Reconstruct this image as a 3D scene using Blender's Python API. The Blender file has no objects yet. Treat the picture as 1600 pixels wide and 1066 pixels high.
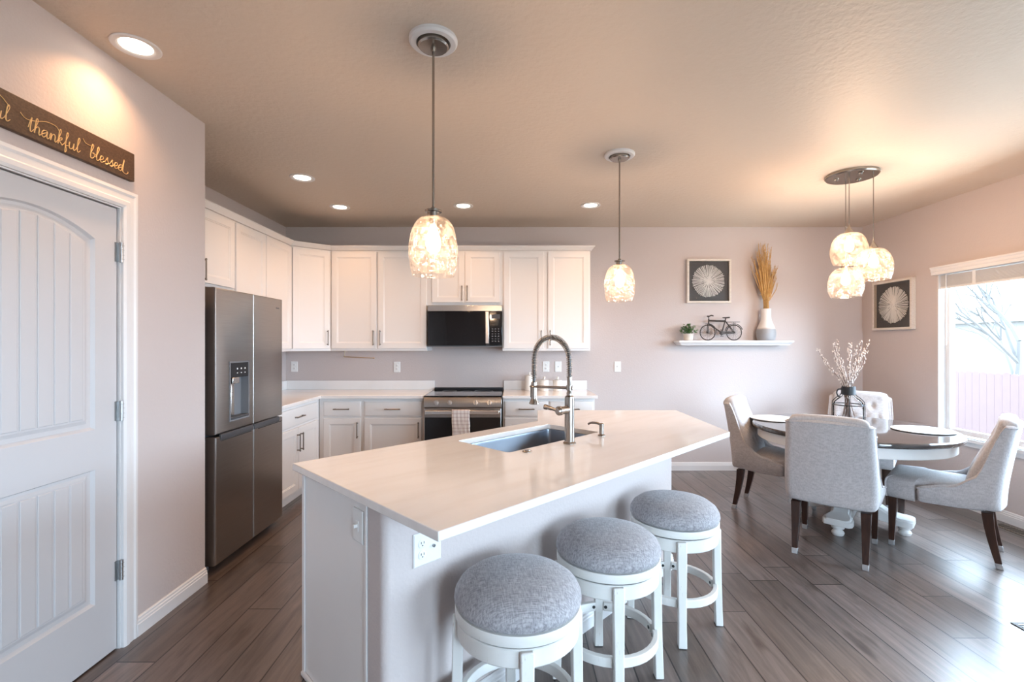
import bpy, bmesh, math, random
from math import sin, cos, pi, sqrt, radians
from mathutils import Vector, Matrix

random.seed(7)
C = bpy.context.scene.collection
scene = bpy.context.scene

# ------------------------------------------------------------------ camera, world, exposure
CAM_Z = 1.43
cam_d = bpy.data.cameras.new('camera')
cam = bpy.data.objects.new('camera', cam_d)
C.objects.link(cam)
cam.location = (0, 0, CAM_Z)
cam.rotation_euler = (pi / 2, 0, 0)
cam_d.sensor_width = 36.0
cam_d.lens = 742.0 / 1600.0 * 36.0
cam_d.shift_x = -1.0 / 1600.0
cam_d.shift_y = 4.0 / 1600.0
cam_d.clip_start = 0.05
scene.camera = cam

world = bpy.data.worlds.new('world')
scene.world = world
world.use_nodes = True
wn = world.node_tree
bg = wn.nodes['Background']
bg.inputs['Color'].default_value = (0.63, 0.82, 1.0, 1)
bg.inputs['Strength'].default_value = 31.0

scene.view_settings.view_transform = 'Standard'
scene.view_settings.look = 'None'
scene.view_settings.exposure = 0.06
scene.view_settings.gamma = 1.0
scene.view_settings.use_curve_mapping = False
try:
    scene.cycles.caustics_reflective = False
    scene.cycles.caustics_refractive = False
    scene.cycles.sample_clamp_indirect = 6.0
    scene.cycles.transparent_max_bounces = 16
except Exception:
    pass

WARM = (1.0, 0.70, 0.47)
WARM_CAN = (1.0, 0.56, 0.28)
P_CAN = 3.9       # watts, recessed lights
P_PEND = 12.5
P_TRIO = 15.0
#       # watts, pendant bulbs


def portal(loc, rot, sx, sy):
    l = bpy.data.lights.new('sky_portal', 'AREA')
    l.shape = 'RECTANGLE'
    l.size, l.size_y = sx, sy
    l.cycles.is_portal = True
    o = bpy.data.objects.new('sky_portal', l)
    C.objects.link(o)
    o.location = loc
    o.rotation_euler = rot
    return o


# area lights shine along local -Z
portal((4.13, 3.31, 1.34), (0, pi / 2, 0), 1.5, 2.2)          # window_1 (facing -X)
portal((4.13, -1.45, 1.06), (0, pi / 2, 0), 2.1, 1.9)          # window_2
portal((2.675, -3.33, 1.35), (pi / 2, 0, 0), 1.45, 2.1)          # window_3 (facing +Y)

# ------------------------------------------------------------------ materials


def mat(name, col, rough=0.5, metal=0.0, bump=None, var=None, spec=0.5, emit=None, coat=0.0):
    """bump=(scale,strength,detail[,stretch xyz]); var=(scale,colour2,stretch,lo,hi)"""
    m = bpy.data.materials.new(name)
    m.use_nodes = True
    nt = m.node_tree
    b = nt.nodes['Principled BSDF']
    b.inputs['Base Color'].default_value = (*col, 1)
    b.inputs['Roughness'].default_value = rough
    b.inputs['Metallic'].default_value = metal
    b.inputs['Specular IOR Level'].default_value = spec
    b.inputs['Coat Weight'].default_value = coat
    if emit:
        b.inputs['Emission Color'].default_value = (*emit[0], 1)
        b.inputs['Emission Strength'].default_value = emit[1]
    tc = None
    if bump or var:
        tc = nt.nodes.new('ShaderNodeTexCoord')
    if bump:
        n = nt.nodes.new('ShaderNodeTexNoise')
        n.inputs['Scale'].default_value = bump[0]
        n.inputs['Detail'].default_value = bump[2]
        mp = nt.nodes.new('ShaderNodeMapping')
        if len(bump) > 3:
            mp.inputs['Scale'].default_value = bump[3]
        nt.links.new(tc.outputs['Object'], mp.inputs['Vector'])
        nt.links.new(mp.outputs['Vector'], n.inputs['Vector'])
        bp = nt.nodes.new('ShaderNodeBump')
        bp.inputs['Strength'].default_value = bump[1]
        bp.inputs['Distance'].default_value = 0.004
        nt.links.new(n.outputs['Fac'], bp.inputs['Height'])
        nt.links.new(bp.outputs['Normal'], b.inputs['Normal'])
    if var:
        n = nt.nodes.new('ShaderNodeTexNoise')
        n.inputs['Scale'].default_value = var[0]
        n.inputs['Detail'].default_value = 5
        mp = nt.nodes.new('ShaderNodeMapping')
        mp.inputs['Scale'].default_value = var[2]
        nt.links.new(tc.outputs['Object'], mp.inputs['Vector'])
        nt.links.new(mp.outputs['Vector'], n.inputs['Vector'])
        r = nt.nodes.new('ShaderNodeValToRGB')
        r.color_ramp.elements[0].position = var[3]
        r.color_ramp.elements[1].position = var[4]
        r.color_ramp.elements[0].color = (*col, 1)
        r.color_ramp.elements[1].color = (*var[1], 1)
        nt.links.new(n.outputs['Fac'], r.inputs['Fac'])
        nt.links.new(r.outputs['Color'], b.inputs['Base Color'])
    return m


M = {}
M['wall'] = mat('wall_paint', (0.575, 0.505, 0.485), 0.62, bump=(70, 0.35, 3), spec=0.3)
M['ceiling'] = mat('ceiling_paint', (0.63, 0.53, 0.44), 0.5, bump=(34, 1.0, 4), spec=0.4)
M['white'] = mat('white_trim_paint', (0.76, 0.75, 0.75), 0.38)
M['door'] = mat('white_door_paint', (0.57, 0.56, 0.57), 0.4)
M['cab'] = mat('white_cabinet_paint', (0.84, 0.81, 0.79), 0.36)
M['quartz'] = mat('white_quartz', (0.86, 0.83, 0.81), 0.10, var=(3.0, (0.81, 0.77, 0.74), (1, 5, 1), 0.45, 0.75))
M['nickel'] = mat('brushed_nickel', (0.36, 0.325, 0.29), 0.25, 1.0)
M['bronze'] = mat('dark_bronze_pull', (0.23, 0.19, 0.16), 0.35, 0.9)
M['steel'] = mat('stainless_steel', (0.36, 0.335, 0.315), 0.30, 1.0, var=(4, (0.40, 0.375, 0.355), (1, 1, 60), 0.3, 0.7))
M['steel_lt'] = mat('bright_stainless', (0.68, 0.66, 0.64), 0.25, 1.0)
M['steel_sink'] = mat('sink_steel', (0.30, 0.33, 0.38), 0.34, 1.0)
M['dark_gray'] = mat('dark_grey_plastic', (0.06, 0.06, 0.065), 0.4)
M['mid_gray'] = mat('grey_plastic', (0.20, 0.20, 0.21), 0.35)
M['black_glass'] = mat('black_glass', (0.006, 0.006, 0.007), 0.06, coat=0.3)
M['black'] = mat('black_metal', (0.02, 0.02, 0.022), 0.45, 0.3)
M['bike'] = mat('dark_iron', (0.055, 0.045, 0.04), 0.5, 0.5)
M['plastic'] = mat('white_plastic', (0.82, 0.81, 0.79), 0.35)
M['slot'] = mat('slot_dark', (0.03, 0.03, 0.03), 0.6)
M['hinge'] = mat('hinge_steel', (0.42, 0.42, 0.42), 0.35, 1.0)
M['chair_leg'] = mat('dark_walnut', (0.028, 0.011, 0.007), 0.3, var=(9, (0.050, 0.020, 0.011), (8, 8, 1), 0.35, 0.7))
M['cap'] = mat('clear_leg_cap', (0.55, 0.55, 0.56), 0.2, 0.6)
M['stool_wood'] = mat('distressed_white_wood', (0.80, 0.79, 0.76), 0.5, var=(26, (0.45, 0.36, 0.27), (6, 6, 1), 0.66, 0.80))
M['table_white'] = mat('table_white_paint', (0.82, 0.81, 0.79), 0.45)
M['table_top'] = mat('dark_table_top', (0.045, 0.04, 0.04), 0.08, var=(5, (0.10, 0.09, 0.085), (1, 6, 1), 0.4, 0.75), coat=0.5)
M['placemat'] = mat('white_placemat', (0.80, 0.80, 0.80), 0.5, bump=(120, 0.3, 2))
M['shelf'] = mat('shelf_white', (0.84, 0.83, 0.82), 0.4)
M['frame_white'] = mat('washed_white_wood', (0.72, 0.66, 0.60), 0.5, var=(12, (0.60, 0.54, 0.48), (1, 8, 8), 0.4, 0.8))
M['art_dark'] = mat('charcoal_board', (0.09, 0.09, 0.095), 0.7)
M['art_white'] = mat('white_paper_strips', (0.95, 0.94, 0.93), 0.7)
M['grass'] = mat('dried_grass', (0.56, 0.32, 0.10), 0.7, var=(25, (0.72, 0.46, 0.19), (1, 1, 1), 0.3, 0.7))
M['leaf'] = mat('green_leaf', (0.05, 0.16, 0.035), 0.5, var=(30, (0.10, 0.26, 0.06), (1, 1, 1), 0.3, 0.7))
M['twig'] = mat('brown_twig', (0.16, 0.10, 0.075), 0.7)
M['catkin'] = mat('white_catkin', (0.72, 0.64, 0.60), 0.9)
M['ceramic'] = mat('cream_ceramic', (0.84, 0.80, 0.74), 0.25)
M['pot'] = mat('pale_stone_pot', (0.72, 0.67, 0.61), 0.6)
M['sign_wood'] = mat('sign_wood', (0.062, 0.033, 0.018), 0.55, var=(14, (0.11, 0.062, 0.035), (8, 1, 12), 0.35, 0.7))
M['sign_gold'] = mat('carved_gold', (0.78, 0.50, 0.22), 0.5)
M['rubber'] = mat('black_rubber', (0.025, 0.025, 0.025), 0.7)
M['vinyl'] = mat('window_vinyl', (0.82, 0.83, 0.84), 0.35)
M['blind'] = mat('blind_slats', (0.80, 0.78, 0.76), 0.5)
M['fence'] = mat('cedar_fence', (0.060, 0.034, 0.033), 0.8, var=(6, (0.048, 0.026, 0.026), (1, 6, 1), 0.3, 0.7))
M['bark'] = mat('pale_bark', (0.060, 0.055, 0.052), 0.9)
M['snow'] = mat('dry_winter_lawn', (0.47, 0.43, 0.37), 0.9, var=(2, (0.40, 0.36, 0.30), (1, 1, 1), 0.3, 0.7))
M['house'] = mat('brown_siding', (0.085, 0.078, 0.074), 0.8)
M['house_roof'] = mat('grey_shingle', (0.12, 0.115, 0.11), 0.9)
M['brass'] = mat('brass_rod', (0.45, 0.36, 0.26), 0.35, 0.9)
M['vent'] = mat('floor_register', (0.05, 0.045, 0.04), 0.5, 0.4)
M['vent_lt'] = mat('tan_register', (0.24, 0.20, 0.16), 0.5, 0.3)


def fabric(name, col, col2, scale, bumps):
    """woven cloth: two crossing fine wave directions plus slub noise"""
    m = bpy.data.materials.new(name)
    m.use_nodes = True
    nt = m.node_tree
    b = nt.nodes['Principled BSDF']
    b.inputs['Roughness'].default_value = 0.9
    b.inputs['Specular IOR Level'].default_value = 0.15
    b.inputs['Sheen Weight'].default_value = 0.25
    tc = nt.nodes.new('ShaderNodeTexCoord')
    ns = []
    for st in ((scale, scale * 0.12, scale * .3), (scale * 0.12, scale, scale * .3)):
        mp = nt.nodes.new('ShaderNodeMapping')
        mp.inputs['Scale'].default_value = st
        n = nt.nodes.new('ShaderNodeTexNoise')
        n.inputs['Scale'].default_value = 1.0
        n.inputs['Detail'].default_value = 3
        nt.links.new(tc.outputs['Object'], mp.inputs['Vector'])
        nt.links.new(mp.outputs['Vector'], n.inputs['Vector'])
        ns.append(n)
    add = nt.nodes.new('ShaderNodeMath')
    add.operation = 'ADD'
    nt.links.new(ns[0].outputs['Fac'], add.inputs[0])
    nt.links.new(ns[1].outputs['Fac'], add.inputs[1])
    mul = nt.nodes.new('ShaderNodeMath')
    mul.operation = 'MULTIPLY'
    mul.inputs[1].default_value = 0.5
    nt.links.new(add.outputs[0], mul.inputs[0])
    r = nt.nodes.new('ShaderNodeValToRGB')
    r.color_ramp.elements[0].position = 0.38
    r.color_ramp.elements[1].position = 0.62
    r.color_ramp.elements[0].color = (*col, 1)
    r.color_ramp.elements[1].color = (*col2, 1)
    nt.links.new(mul.outputs[0], r.inputs['Fac'])
    nt.links.new(r.outputs['Color'], b.inputs['Base Color'])
    bp = nt.nodes.new('ShaderNodeBump')
    bp.inputs['Strength'].default_value = bumps
    bp.inputs['Distance'].default_value = 0.002
    nt.links.new(mul.outputs[0], bp.inputs['Height'])
    nt.links.new(bp.outputs['Normal'], b.inputs['Normal'])
    return m


M['chair_fab'] = fabric('chair_linen', (0.42, 0.395, 0.395), (0.55, 0.52, 0.52), 260, 0.3)
M['stool_fab'] = fabric('stool_tweed', (0.25, 0.24, 0.255), (0.50, 0.485, 0.505), 330, 0.5)


def floor_material():
    m = bpy.data.materials.new('wood_plank_floor')
    m.use_nodes = True
    nt = m.node_tree
    L = nt.links.new
    b = nt.nodes['Principled BSDF']
    tc = nt.nodes.new('ShaderNodeTexCoord')
    sp = nt.nodes.new('ShaderNodeSeparateXYZ')
    L(tc.outputs['Object'], sp.inputs[0])
    cb = nt.nodes.new('ShaderNodeCombineXYZ')
    dv = nt.nodes.new('ShaderNodeMath')
    dv.operation = 'DIVIDE'
    dv.inputs[1].default_value = 0.178
    L(sp.outputs['X'], dv.inputs[0])
    fl = nt.nodes.new('ShaderNodeMath')
    fl.operation = 'FLOOR'
    L(dv.outputs[0], fl.inputs[0])
    wh = nt.nodes.new('ShaderNodeTexWhiteNoise')
    wh.noise_dimensions = '1D'
    L(fl.outputs[0], wh.inputs['W'])
    ma = nt.nodes.new('ShaderNodeMath')
    ma.operation = 'MULTIPLY_ADD'
    ma.inputs[1].default_value = 1.22
    L(wh.outputs['Value'], ma.inputs[0])
    L(sp.outputs['Y'], ma.inputs[2])
    L(ma.outputs[0], cb.inputs['X'])
    L(sp.outputs['X'], cb.inputs['Y'])
    br = nt.nodes.new('ShaderNodeTexBrick')
    L(cb.outputs[0], br.inputs['Vector'])
    br.inputs['Scale'].default_value = 1.0
    br.inputs['Brick Width'].default_value = 1.22
    br.inputs['Row Height'].default_value = 0.178
    br.inputs['Mortar Size'].default_value = 0.0040
    br.inputs['Mortar Smooth'].default_value = 0.3
    br.inputs['Color1'].default_value = (0.108, 0.082, 0.070, 1)
    br.inputs['Color2'].default_value = (0.220, 0.175, 0.160, 1)
    br.inputs['Mortar'].default_value = (0.018, 0.011, 0.008, 1)
    br.offset = 0.0
    # grain: noise stretched along the plank
    mp = nt.nodes.new('ShaderNodeMapping')
    mp.inputs['Scale'].default_value = (14, 1.1, 1)
    L(tc.outputs['Object'], mp.inputs['Vector'])
    n = nt.nodes.new('ShaderNodeTexNoise')
    n.inputs['Scale'].default_value = 2.2
    n.inputs['Detail'].default_value = 8
    n.inputs['Roughness'].default_value = 0.65
    n.inputs['Distortion'].default_value = 0.6
    L(mp.outputs[0], n.inputs['Vector'])
    r = nt.nodes.new('ShaderNodeValToRGB')
    r.color_ramp.elements[0].position = 0.30
    r.color_ramp.elements[0].color = (0.50, 0.48, 0.46, 1)
    r.color_ramp.elements[1].position = 0.72
    r.color_ramp.elements[1].color = (1.25, 1.22, 1.2, 1)
    L(n.outputs['Fac'], r.inputs['Fac'])
    mx = nt.nodes.new('ShaderNodeMix')
    mx.data_type = 'RGBA'
    mx.blend_type = 'MULTIPLY'
    mx.inputs[0].default_value = 1.0
    L(br.outputs['Color'], mx.inputs[6])
    L(r.outputs['Color'], mx.inputs[7])
    # knots
    mp2 = nt.nodes.new('ShaderNodeMapping')
    mp2.inputs['Scale'].default_value = (5, 1.4, 1)
    L(tc.outputs['Object'], mp2.inputs['Vector'])
    n2 = nt.nodes.new('ShaderNodeTexNoise')
    n2.inputs['Scale'].default_value = 2.0
    n2.inputs['Detail'].default_value = 3
    L(mp2.outputs[0], n2.inputs['Vector'])
    r2 = nt.nodes.new('ShaderNodeValToRGB')
    r2.color_ramp.elements[0].position = 0.60
    r2.color_ramp.elements[0].color = (1, 1, 1, 1)
    r2.color_ramp.elements[1].position = 0.76
    r2.color_ramp.elements[1].color = (0.42, 0.36, 0.32, 1)
    L(n2.outputs['Fac'], r2.inputs['Fac'])
    mx2 = nt.nodes.new('ShaderNodeMix')
    mx2.data_type = 'RGBA'
    mx2.blend_type = 'MULTIPLY'
    mx2.inputs[0].default_value = 1.0
    L(mx.outputs[2], mx2.inputs[6])
    L(r2.outputs['Color'], mx2.inputs[7])
    L(mx2.outputs[2], b.inputs['Base Color'])
    b.inputs['Coat Weight'].default_value = 0.5
    b.inputs['Coat Roughness'].default_value = 0.27
    b.inputs['Coat IOR'].default_value = 1.6
    b.inputs['Roughness'].default_value = 0.30
    rr = nt.nodes.new('ShaderNodeMapRange')
    rr.inputs['To Min'].default_value = 0.24
    rr.inputs['To Max'].default_value = 0.42
    L(n.outputs['Fac'], rr.inputs['Value'])
    L(rr.outputs[0], b.inputs['Roughness'])
    bp = nt.nodes.new('ShaderNodeBump')
    bp.inputs['Strength'].default_value = 0.35
    bp.inputs['Distance'].default_value = 0.002
    sub = nt.nodes.new('ShaderNodeMath')
    sub.operation = 'MULTIPLY_ADD'
    sub.inputs[1].default_value = -1.0
    L(br.outputs['Fac'], sub.inputs[0])
    L(n.outputs['Fac'], sub.inputs[2])
    L(sub.outputs[0], bp.inputs['Height'])
    L(bp.outputs['Normal'], b.inputs['Normal'])
    return m


M['floor'] = floor_material()


def thin_glass(name, tint, gloss, milky=0.0, milky_col=(1, 1, 1), rough=0.03, wav=0.0, wscale=18):
    """thin sheet of glass: clear film + fresnel reflection (+ a little translucent body)"""
    m = bpy.data.materials.new(name)
    m.use_nodes = True
    nt = m.node_tree
    L = nt.links.new
    nt.nodes.remove(nt.nodes['Principled BSDF'])
    out = nt.nodes['Material Output']
    tr = nt.nodes.new('ShaderNodeBsdfTransparent')
    tr.inputs['Color'].default_value = (*tint, 1)
    gl = nt.nodes.new('ShaderNodeBsdfGlossy')
    gl.inputs['Roughness'].default_value = rough
    fr = nt.nodes.new('ShaderNodeLayerWeight')
    fr.inputs['Blend'].default_value = gloss
    mix = nt.nodes.new('ShaderNodeMixShader')
    first = tr.outputs[0]
    if wav:
        tc = nt.nodes.new('ShaderNodeTexCoord')
        vo = nt.nodes.new('ShaderNodeTexNoise')
        vo.inputs['Scale'].default_value = wscale
        vo.inputs['Detail'].default_value = 1.5
        vo.inputs['Distortion'].default_value = 1.2
        L(tc.outputs['Object'], vo.inputs['Vector'])
        bp = nt.nodes.new('ShaderNodeBump')
        bp.inputs['Strength'].default_value = wav
        bp.inputs['Distance'].default_value = 0.02
        L(vo.outputs['Fac'], bp.inputs['Height'])
        L(bp.outputs['Normal'], gl.inputs['Normal'])
        L(bp.outputs['Normal'], fr.inputs['Normal'])
    if milky:
        tl = nt.nodes.new('ShaderNodeBsdfTranslucent')
        tl.inputs['Color'].default_value = (*milky_col, 1)
        m2 = nt.nodes.new('ShaderNodeMixShader')
        if wav:
            mr = nt.nodes.new('ShaderNodeMapRange')
            mr.inputs['From Min'].default_value = 0.35
            mr.inputs['From Max'].default_value = 0.65
            mr.inputs['To Min'].default_value = milky * 0.35
            mr.inputs['To Max'].default_value = milky * 1.65
            L(vo.outputs['Fac'], mr.inputs['Value'])
            L(mr.outputs[0], m2.inputs[0])
        else:
            m2.inputs[0].default_value = milky
        L(tr.outputs[0], m2.inputs[1])
        L(tl.outputs[0], m2.inputs[2])
        first = m2.outputs[0]
    L(fr.outputs['Facing' if wav else 'Fresnel'], mix.inputs[0])
    L(first, mix.inputs[1])
    L(gl.outputs[0], mix.inputs[2])
    L(mix.outputs[0], out.inputs['Surface'])
    return m


M['pane'] = thin_glass('window_pane', (0.96, 0.97, 0.98), 0.08)
M['pic_glass'] = thin_glass('picture_glass', (0.97, 0.97, 0.97), 0.09)
M['bottle'] = thin_glass('clear_bottle', (0.975, 0.98, 0.985), 0.08)
M['shade'] = thin_glass('hammered_amber_glass', (0.97, 0.92, 0.87), 0.15, 0.040, (1.0, 0.85, 0.72), 0.20, 0.7, 24)


def bulb_mat(name, col, strength):
    m = bpy.data.materials.new(name)
    m.use_nodes = True
    nt = m.node_tree
    nt.nodes.remove(nt.nodes['Principled BSDF'])
    e = nt.nodes.new('ShaderNodeEmission')
    e.inputs[0].default_value = (*col, 1)
    e.inputs[1].default_value = strength
    t = nt.nodes.new('ShaderNodeBsdfTransparent')
    a = nt.nodes.new('ShaderNodeAddShader')
    nt.links.new(e.outputs[0], a.inputs[0])
    nt.links.new(t.outputs[0], a.inputs[1])
    nt.links.new(a.outputs[0], nt.nodes['Material Output'].inputs['Surface'])
    return m


M['bulb'] = bulb_mat('lit_bulb_glass', (1.0, 0.80, 0.55), 1.6)
M['can_glow'] = mat('lit_diffuser', (0.9, 0.9, 0.9), 0.5, emit=((1.0, 0.88, 0.72), 12.0))


def vase_material():
    m = mat('two_tone_glaze', (0.82, 0.79, 0.76), 0.45)
    nt = m.node_tree
    b = nt.nodes['Principled BSDF']
    tc = nt.nodes.new('ShaderNodeTexCoord')
    sp = nt.nodes.new('ShaderNodeSeparateXYZ')
    nt.links.new(tc.outputs['Object'], sp.inputs[0])
    n = nt.nodes.new('ShaderNodeTexNoise')
    n.inputs['Scale'].default_value = 9
    nt.links.new(tc.outputs['Object'], n.inputs['Vector'])
    ma = nt.nodes.new('ShaderNodeMath')
    ma.operation = 'MULTIPLY_ADD'
    ma.inputs[1].default_value = 0.012
    nt.links.new(n.outputs['Fac'], ma.inputs[0])
    nt.links.new(sp.outputs['Z'], ma.inputs[2])
    r = nt.nodes.new('ShaderNodeValToRGB')
    cr = r.color_ramp
    cr.elements[0].position = 0.128
    cr.elements[0].color = (0.34, 0.35, 0.37, 1)
    cr.elements[1].position = 0.150
    cr.elements[1].color = (0.82, 0.78, 0.75, 1)
    e = cr.elements.new(0.138)
    e.color = (0.66, 0.58, 0.53, 1)
    nt.links.new(ma.outputs[0], r.inputs['Fac'])
    nt.links.new(r.outputs['Color'], b.inputs['Base Color'])
    return m


M['vase'] = vase_material()


def towel_material():
    m = mat('plaid_towel', (0.80, 0.75, 0.72), 0.9)
    nt = m.node_tree
    b = nt.nodes['Principled BSDF']
    tc = nt.nodes.new('ShaderNodeTexCoord')
    fac = []
    for d in ('X', 'Z'):
        w = nt.nodes.new('ShaderNodeTexWave')
        w.bands_direction = d
        w.inputs['Scale'].default_value = 9
        w.inputs['Distortion'].default_value = 0.3
        nt.links.new(tc.outputs['Object'], w.inputs['Vector'])
        r = nt.nodes.new('ShaderNodeValToRGB')
        r.color_ramp.elements[0].position = 0.72
        r.color_ramp.elements[1].position = 0.95
        r.color_ramp.elements[0].color = (1, 1, 1, 1)
        r.color_ramp.elements[1].color = (0.80, 0.74, 0.74, 1)
        nt.links.new(w.outputs['Fac'], r.inputs['Fac'])
        fac.append(r)
    mx = nt.nodes.new('ShaderNodeMix')
    mx.data_type = 'RGBA'
    mx.blend_type = 'MULTIPLY'
    mx.inputs[0].default_value = 1
    nt.links.new(fac[0].outputs[0], mx.inputs[6])
    nt.links.new(fac[1].outputs[0], mx.inputs[7])
    m2 = nt.nodes.new('ShaderNodeMix')
    m2.data_type = 'RGBA'
    m2.blend_type = 'MULTIPLY'
    m2.inputs[0].default_value = 1
    m2.inputs[6].default_value = (0.82, 0.77, 0.74, 1)
    nt.links.new(mx.outputs[2], m2.inputs[7])
    nt.links.new(m2.outputs[2], b.inputs['Base Color'])
    return m


M['towel'] = towel_material()

# ------------------------------------------------------------------ mesh helpers


def catmull(pts, per=6, closed=False):
    P = [Vector(p) for p in pts]
    n = len(P)
    out = []
    rng = range(n) if closed else range(n - 1)
    for i in rng:
        p0 = P[(i - 1) % n] if closed or i > 0 else P[0]
        p1 = P[i]
        p2 = P[(i + 1) % n]
        p3 = P[(i + 2) % n] if closed or i + 2 < n else P[-1]
        for k in range(per):
            t = k / per
            out.append(0.5 * ((2 * p1) + (p2 - p0) * t + (2 * p0 - 5 * p1 + 4 * p2 - p3) * t * t
                              + (3 * p1 - p0 - 3 * p2 + p3) * t ** 3))
    if not closed:
        out.append(P[-1].copy())
    return out


class MB:
    def __init__(self):
        self.bm = bmesh.new()

    def loft(self, loops, cap0=True, cap1=True, closed=True, ring=False):
        vs = [[self.bm.verts.new(p) for p in lp] for lp in loops]
        n = len(vs[0])
        pairs = list(zip(vs[:-1], vs[1:]))
        if ring:
            pairs.append((vs[-1], vs[0]))
        for a, b in pairs:
            for i in range(n if closed else n - 1):
                j = (i + 1) % n
                self.bm.faces.new((a[i], a[j], b[j], b[i]))
        if not ring:
            if cap0:
                self.bm.faces.new(list(reversed(vs[0])))
            if cap1:
                self.bm.faces.new(vs[-1])
        return self

    def box(self, x0, x1, y0, y1, z0, z1):
        return self.prism([(x0, y0), (x1, y0), (x1, y1), (x0, y1)], z0, z1)

    def prism(self, poly, z0, z1):
        return self.loft([[(x, y, z0) for x, y in poly], [(x, y, z1) for x, y in poly]])

    def extr(self, poly, x0, x1):
        """profile in (y,z), extruded along x"""
        return self.loft([[(x0, y, z) for y, z in poly], [(x1, y, z) for y, z in poly]])

    def lathe(self, prof, n=32, c=(0, 0, 0), cap0=True, cap1=True):
        loops = []
        for r, z in prof:
            r = max(r, 0.0004)
            loops.append([(c[0] + r * cos(2 * pi * i / n), c[1] + r * sin(2 * pi * i / n), c[2] + z) for i in range(n)])
        return self.loft(loops, cap0, cap1)

    def tube(self, path, r, n=8, closed=False, flat=1.0, caps=True):
        P = [Vector(p) for p in path]
        m = len(P)
        rad = r if isinstance(r, (list, tuple)) else [r] * m
        T = []
        for i in range(m):
            if closed:
                t = P[(i + 1) % m] - P[(i - 1) % m]
            else:
                t = P[min(i + 1, m - 1)] - P[max(i - 1, 0)]
            if t.length < 1e-9:
                t = Vector((0, 0, 1))
            T.append(t.normalized())
        up = Vector((0, 0, 1)) if abs(T[0].z) < 0.9 else Vector((1, 0, 0))
        nrm = (up - T[0] * up.dot(T[0])).normalized()
        loops = []
        for i in range(m):
            nrm = nrm - T[i] * nrm.dot(T[i])
            if nrm.length < 1e-6:
                nrm = T[i].orthogonal()
            nrm.normalize()
            bi = T[i].cross(nrm)
            loops.append([P[i] + (nrm * cos(2 * pi * k / n) + bi * sin(2 * pi * k / n) * flat) * rad[i] for k in range(n)])
        return self.loft(loops, caps, caps, ring=closed)

    def cyl(self, a, b, r, n=16, r2=None):
        return self.tube([a, b], [r, r if r2 is None else r2], n)

    def sphere(self, c, r, n=12, sz=1.0):
        prof = [(r * sin(pi * k / n), -r * cos(pi * k / n) * sz) for k in range(n + 1)]
        return self.lathe(prof, n * 2, c)

    def nested(self, rects, cap0=True, cap1=True):
        """rects: (x0,x1,z0,z1,y) loops facing -y, joined one after another"""
        return self.loft([[(a, y, c), (a, y, d), (b, y, d), (b, y, c)] for a, b, c, d, y in rects], cap0, cap1)

    def xf(self, m):
        self.bm.transform(m)
        return self

    def build(self, name, m, parent=None, bevel=0.0, subsurf=0, angle=32, seg=2):
        bm = self.bm
        bmesh.ops.recalc_face_normals(bm, faces=bm.faces[:])
        me = bpy.data.meshes.new(name)
        bm.to_mesh(me)
        bm.free()
        for p in me.polygons:
            p.use_smooth = True
        try:
            me.set_sharp_from_angle(angle=radians(angle))
        except Exception:
            pass
        me.materials.append(M[m] if isinstance(m, str) else m)
        o = bpy.data.objects.new(name, me)
        C.objects.link(o)
        if parent is not None:
            o.parent = parent
        if bevel:
            b = o.modifiers.new('bevel', 'BEVEL')
            b.width = bevel
            b.segments = seg
            b.limit_method = 'ANGLE'
            b.angle_limit = radians(40)
        if subsurf:
            s = o.modifiers.new('subsurf', 'SUBSURF')
            s.levels = subsurf
            s.render_levels = subsurf
        return o


def tag(o, label=None, cat=None, group=None, kind=None):
    if label:
        o['label'] = label
    if cat:
        o['category'] = cat
    if group:
        o['group'] = group
    if kind:
        o['kind'] = kind
    return o


def thing(name, label, cat, loc=(0, 0, 0), rz=0.0, group=None):
    o = bpy.data.objects.new(name, None)
    C.objects.link(o)
    o.empty_display_size = 0.1
    o.location = loc
    o.rotation_euler = (0, 0, rz)
    return tag(o, label, cat, group)


def struct(name, loc=(0, 0, 0), rz=0.0, label=None):
    o = bpy.data.objects.new(name, None)
    C.objects.link(o)
    o.location = loc
    o.rotation_euler = (0, 0, rz)
    return tag(o, label, None, None, 'structure')


def copy_tree(o, parent=None):
    c = o.copy()
    C.objects.link(c)
    if parent is not None:
        c.parent = parent
    for ch in list(o.children):
        copy_tree(ch, c)
    return c


def lamp(kind, power, col, parent, loc, name, size=0.1, spread=None):
    l = bpy.data.lights.new(name, kind)
    l.energy = power
    l.color = col
    if kind == 'AREA':
        l.shape = 'DISK'
        l.size = size
        if spread:
            l.spread = spread
    else:
        l.shadow_soft_size = size
    o = bpy.data.objects.new(name, l)
    C.objects.link(o)
    o.parent = parent
    o.location = loc
    return o


# ------------------------------------------------------------------ room shell
XL, XR, YB, ZC = -2.56, 3.95, 5.36, 2.745      # kitchen left wall, right wall, back wall, ceiling
XD, YE = -1.84, 2.84                           # closet wall plane and its far end
YR = -3.2                                      # rear wall behind the viewer

tag(MB().box(-2.75, 4.15, YR - .15, YB + .15, -0.12, 0).build('floor', 'floor'), kind='structure')
tag(MB().box(-2.75, 4.15, YR - .15, YB + .15, ZC, ZC + 0.12).build('ceiling', 'ceiling'), kind='structure')
tag(MB().box(XL - .15, XR + .15, YB, YB + .15, 0, ZC).build('wall_back', 'wall'), kind='structure')
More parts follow.
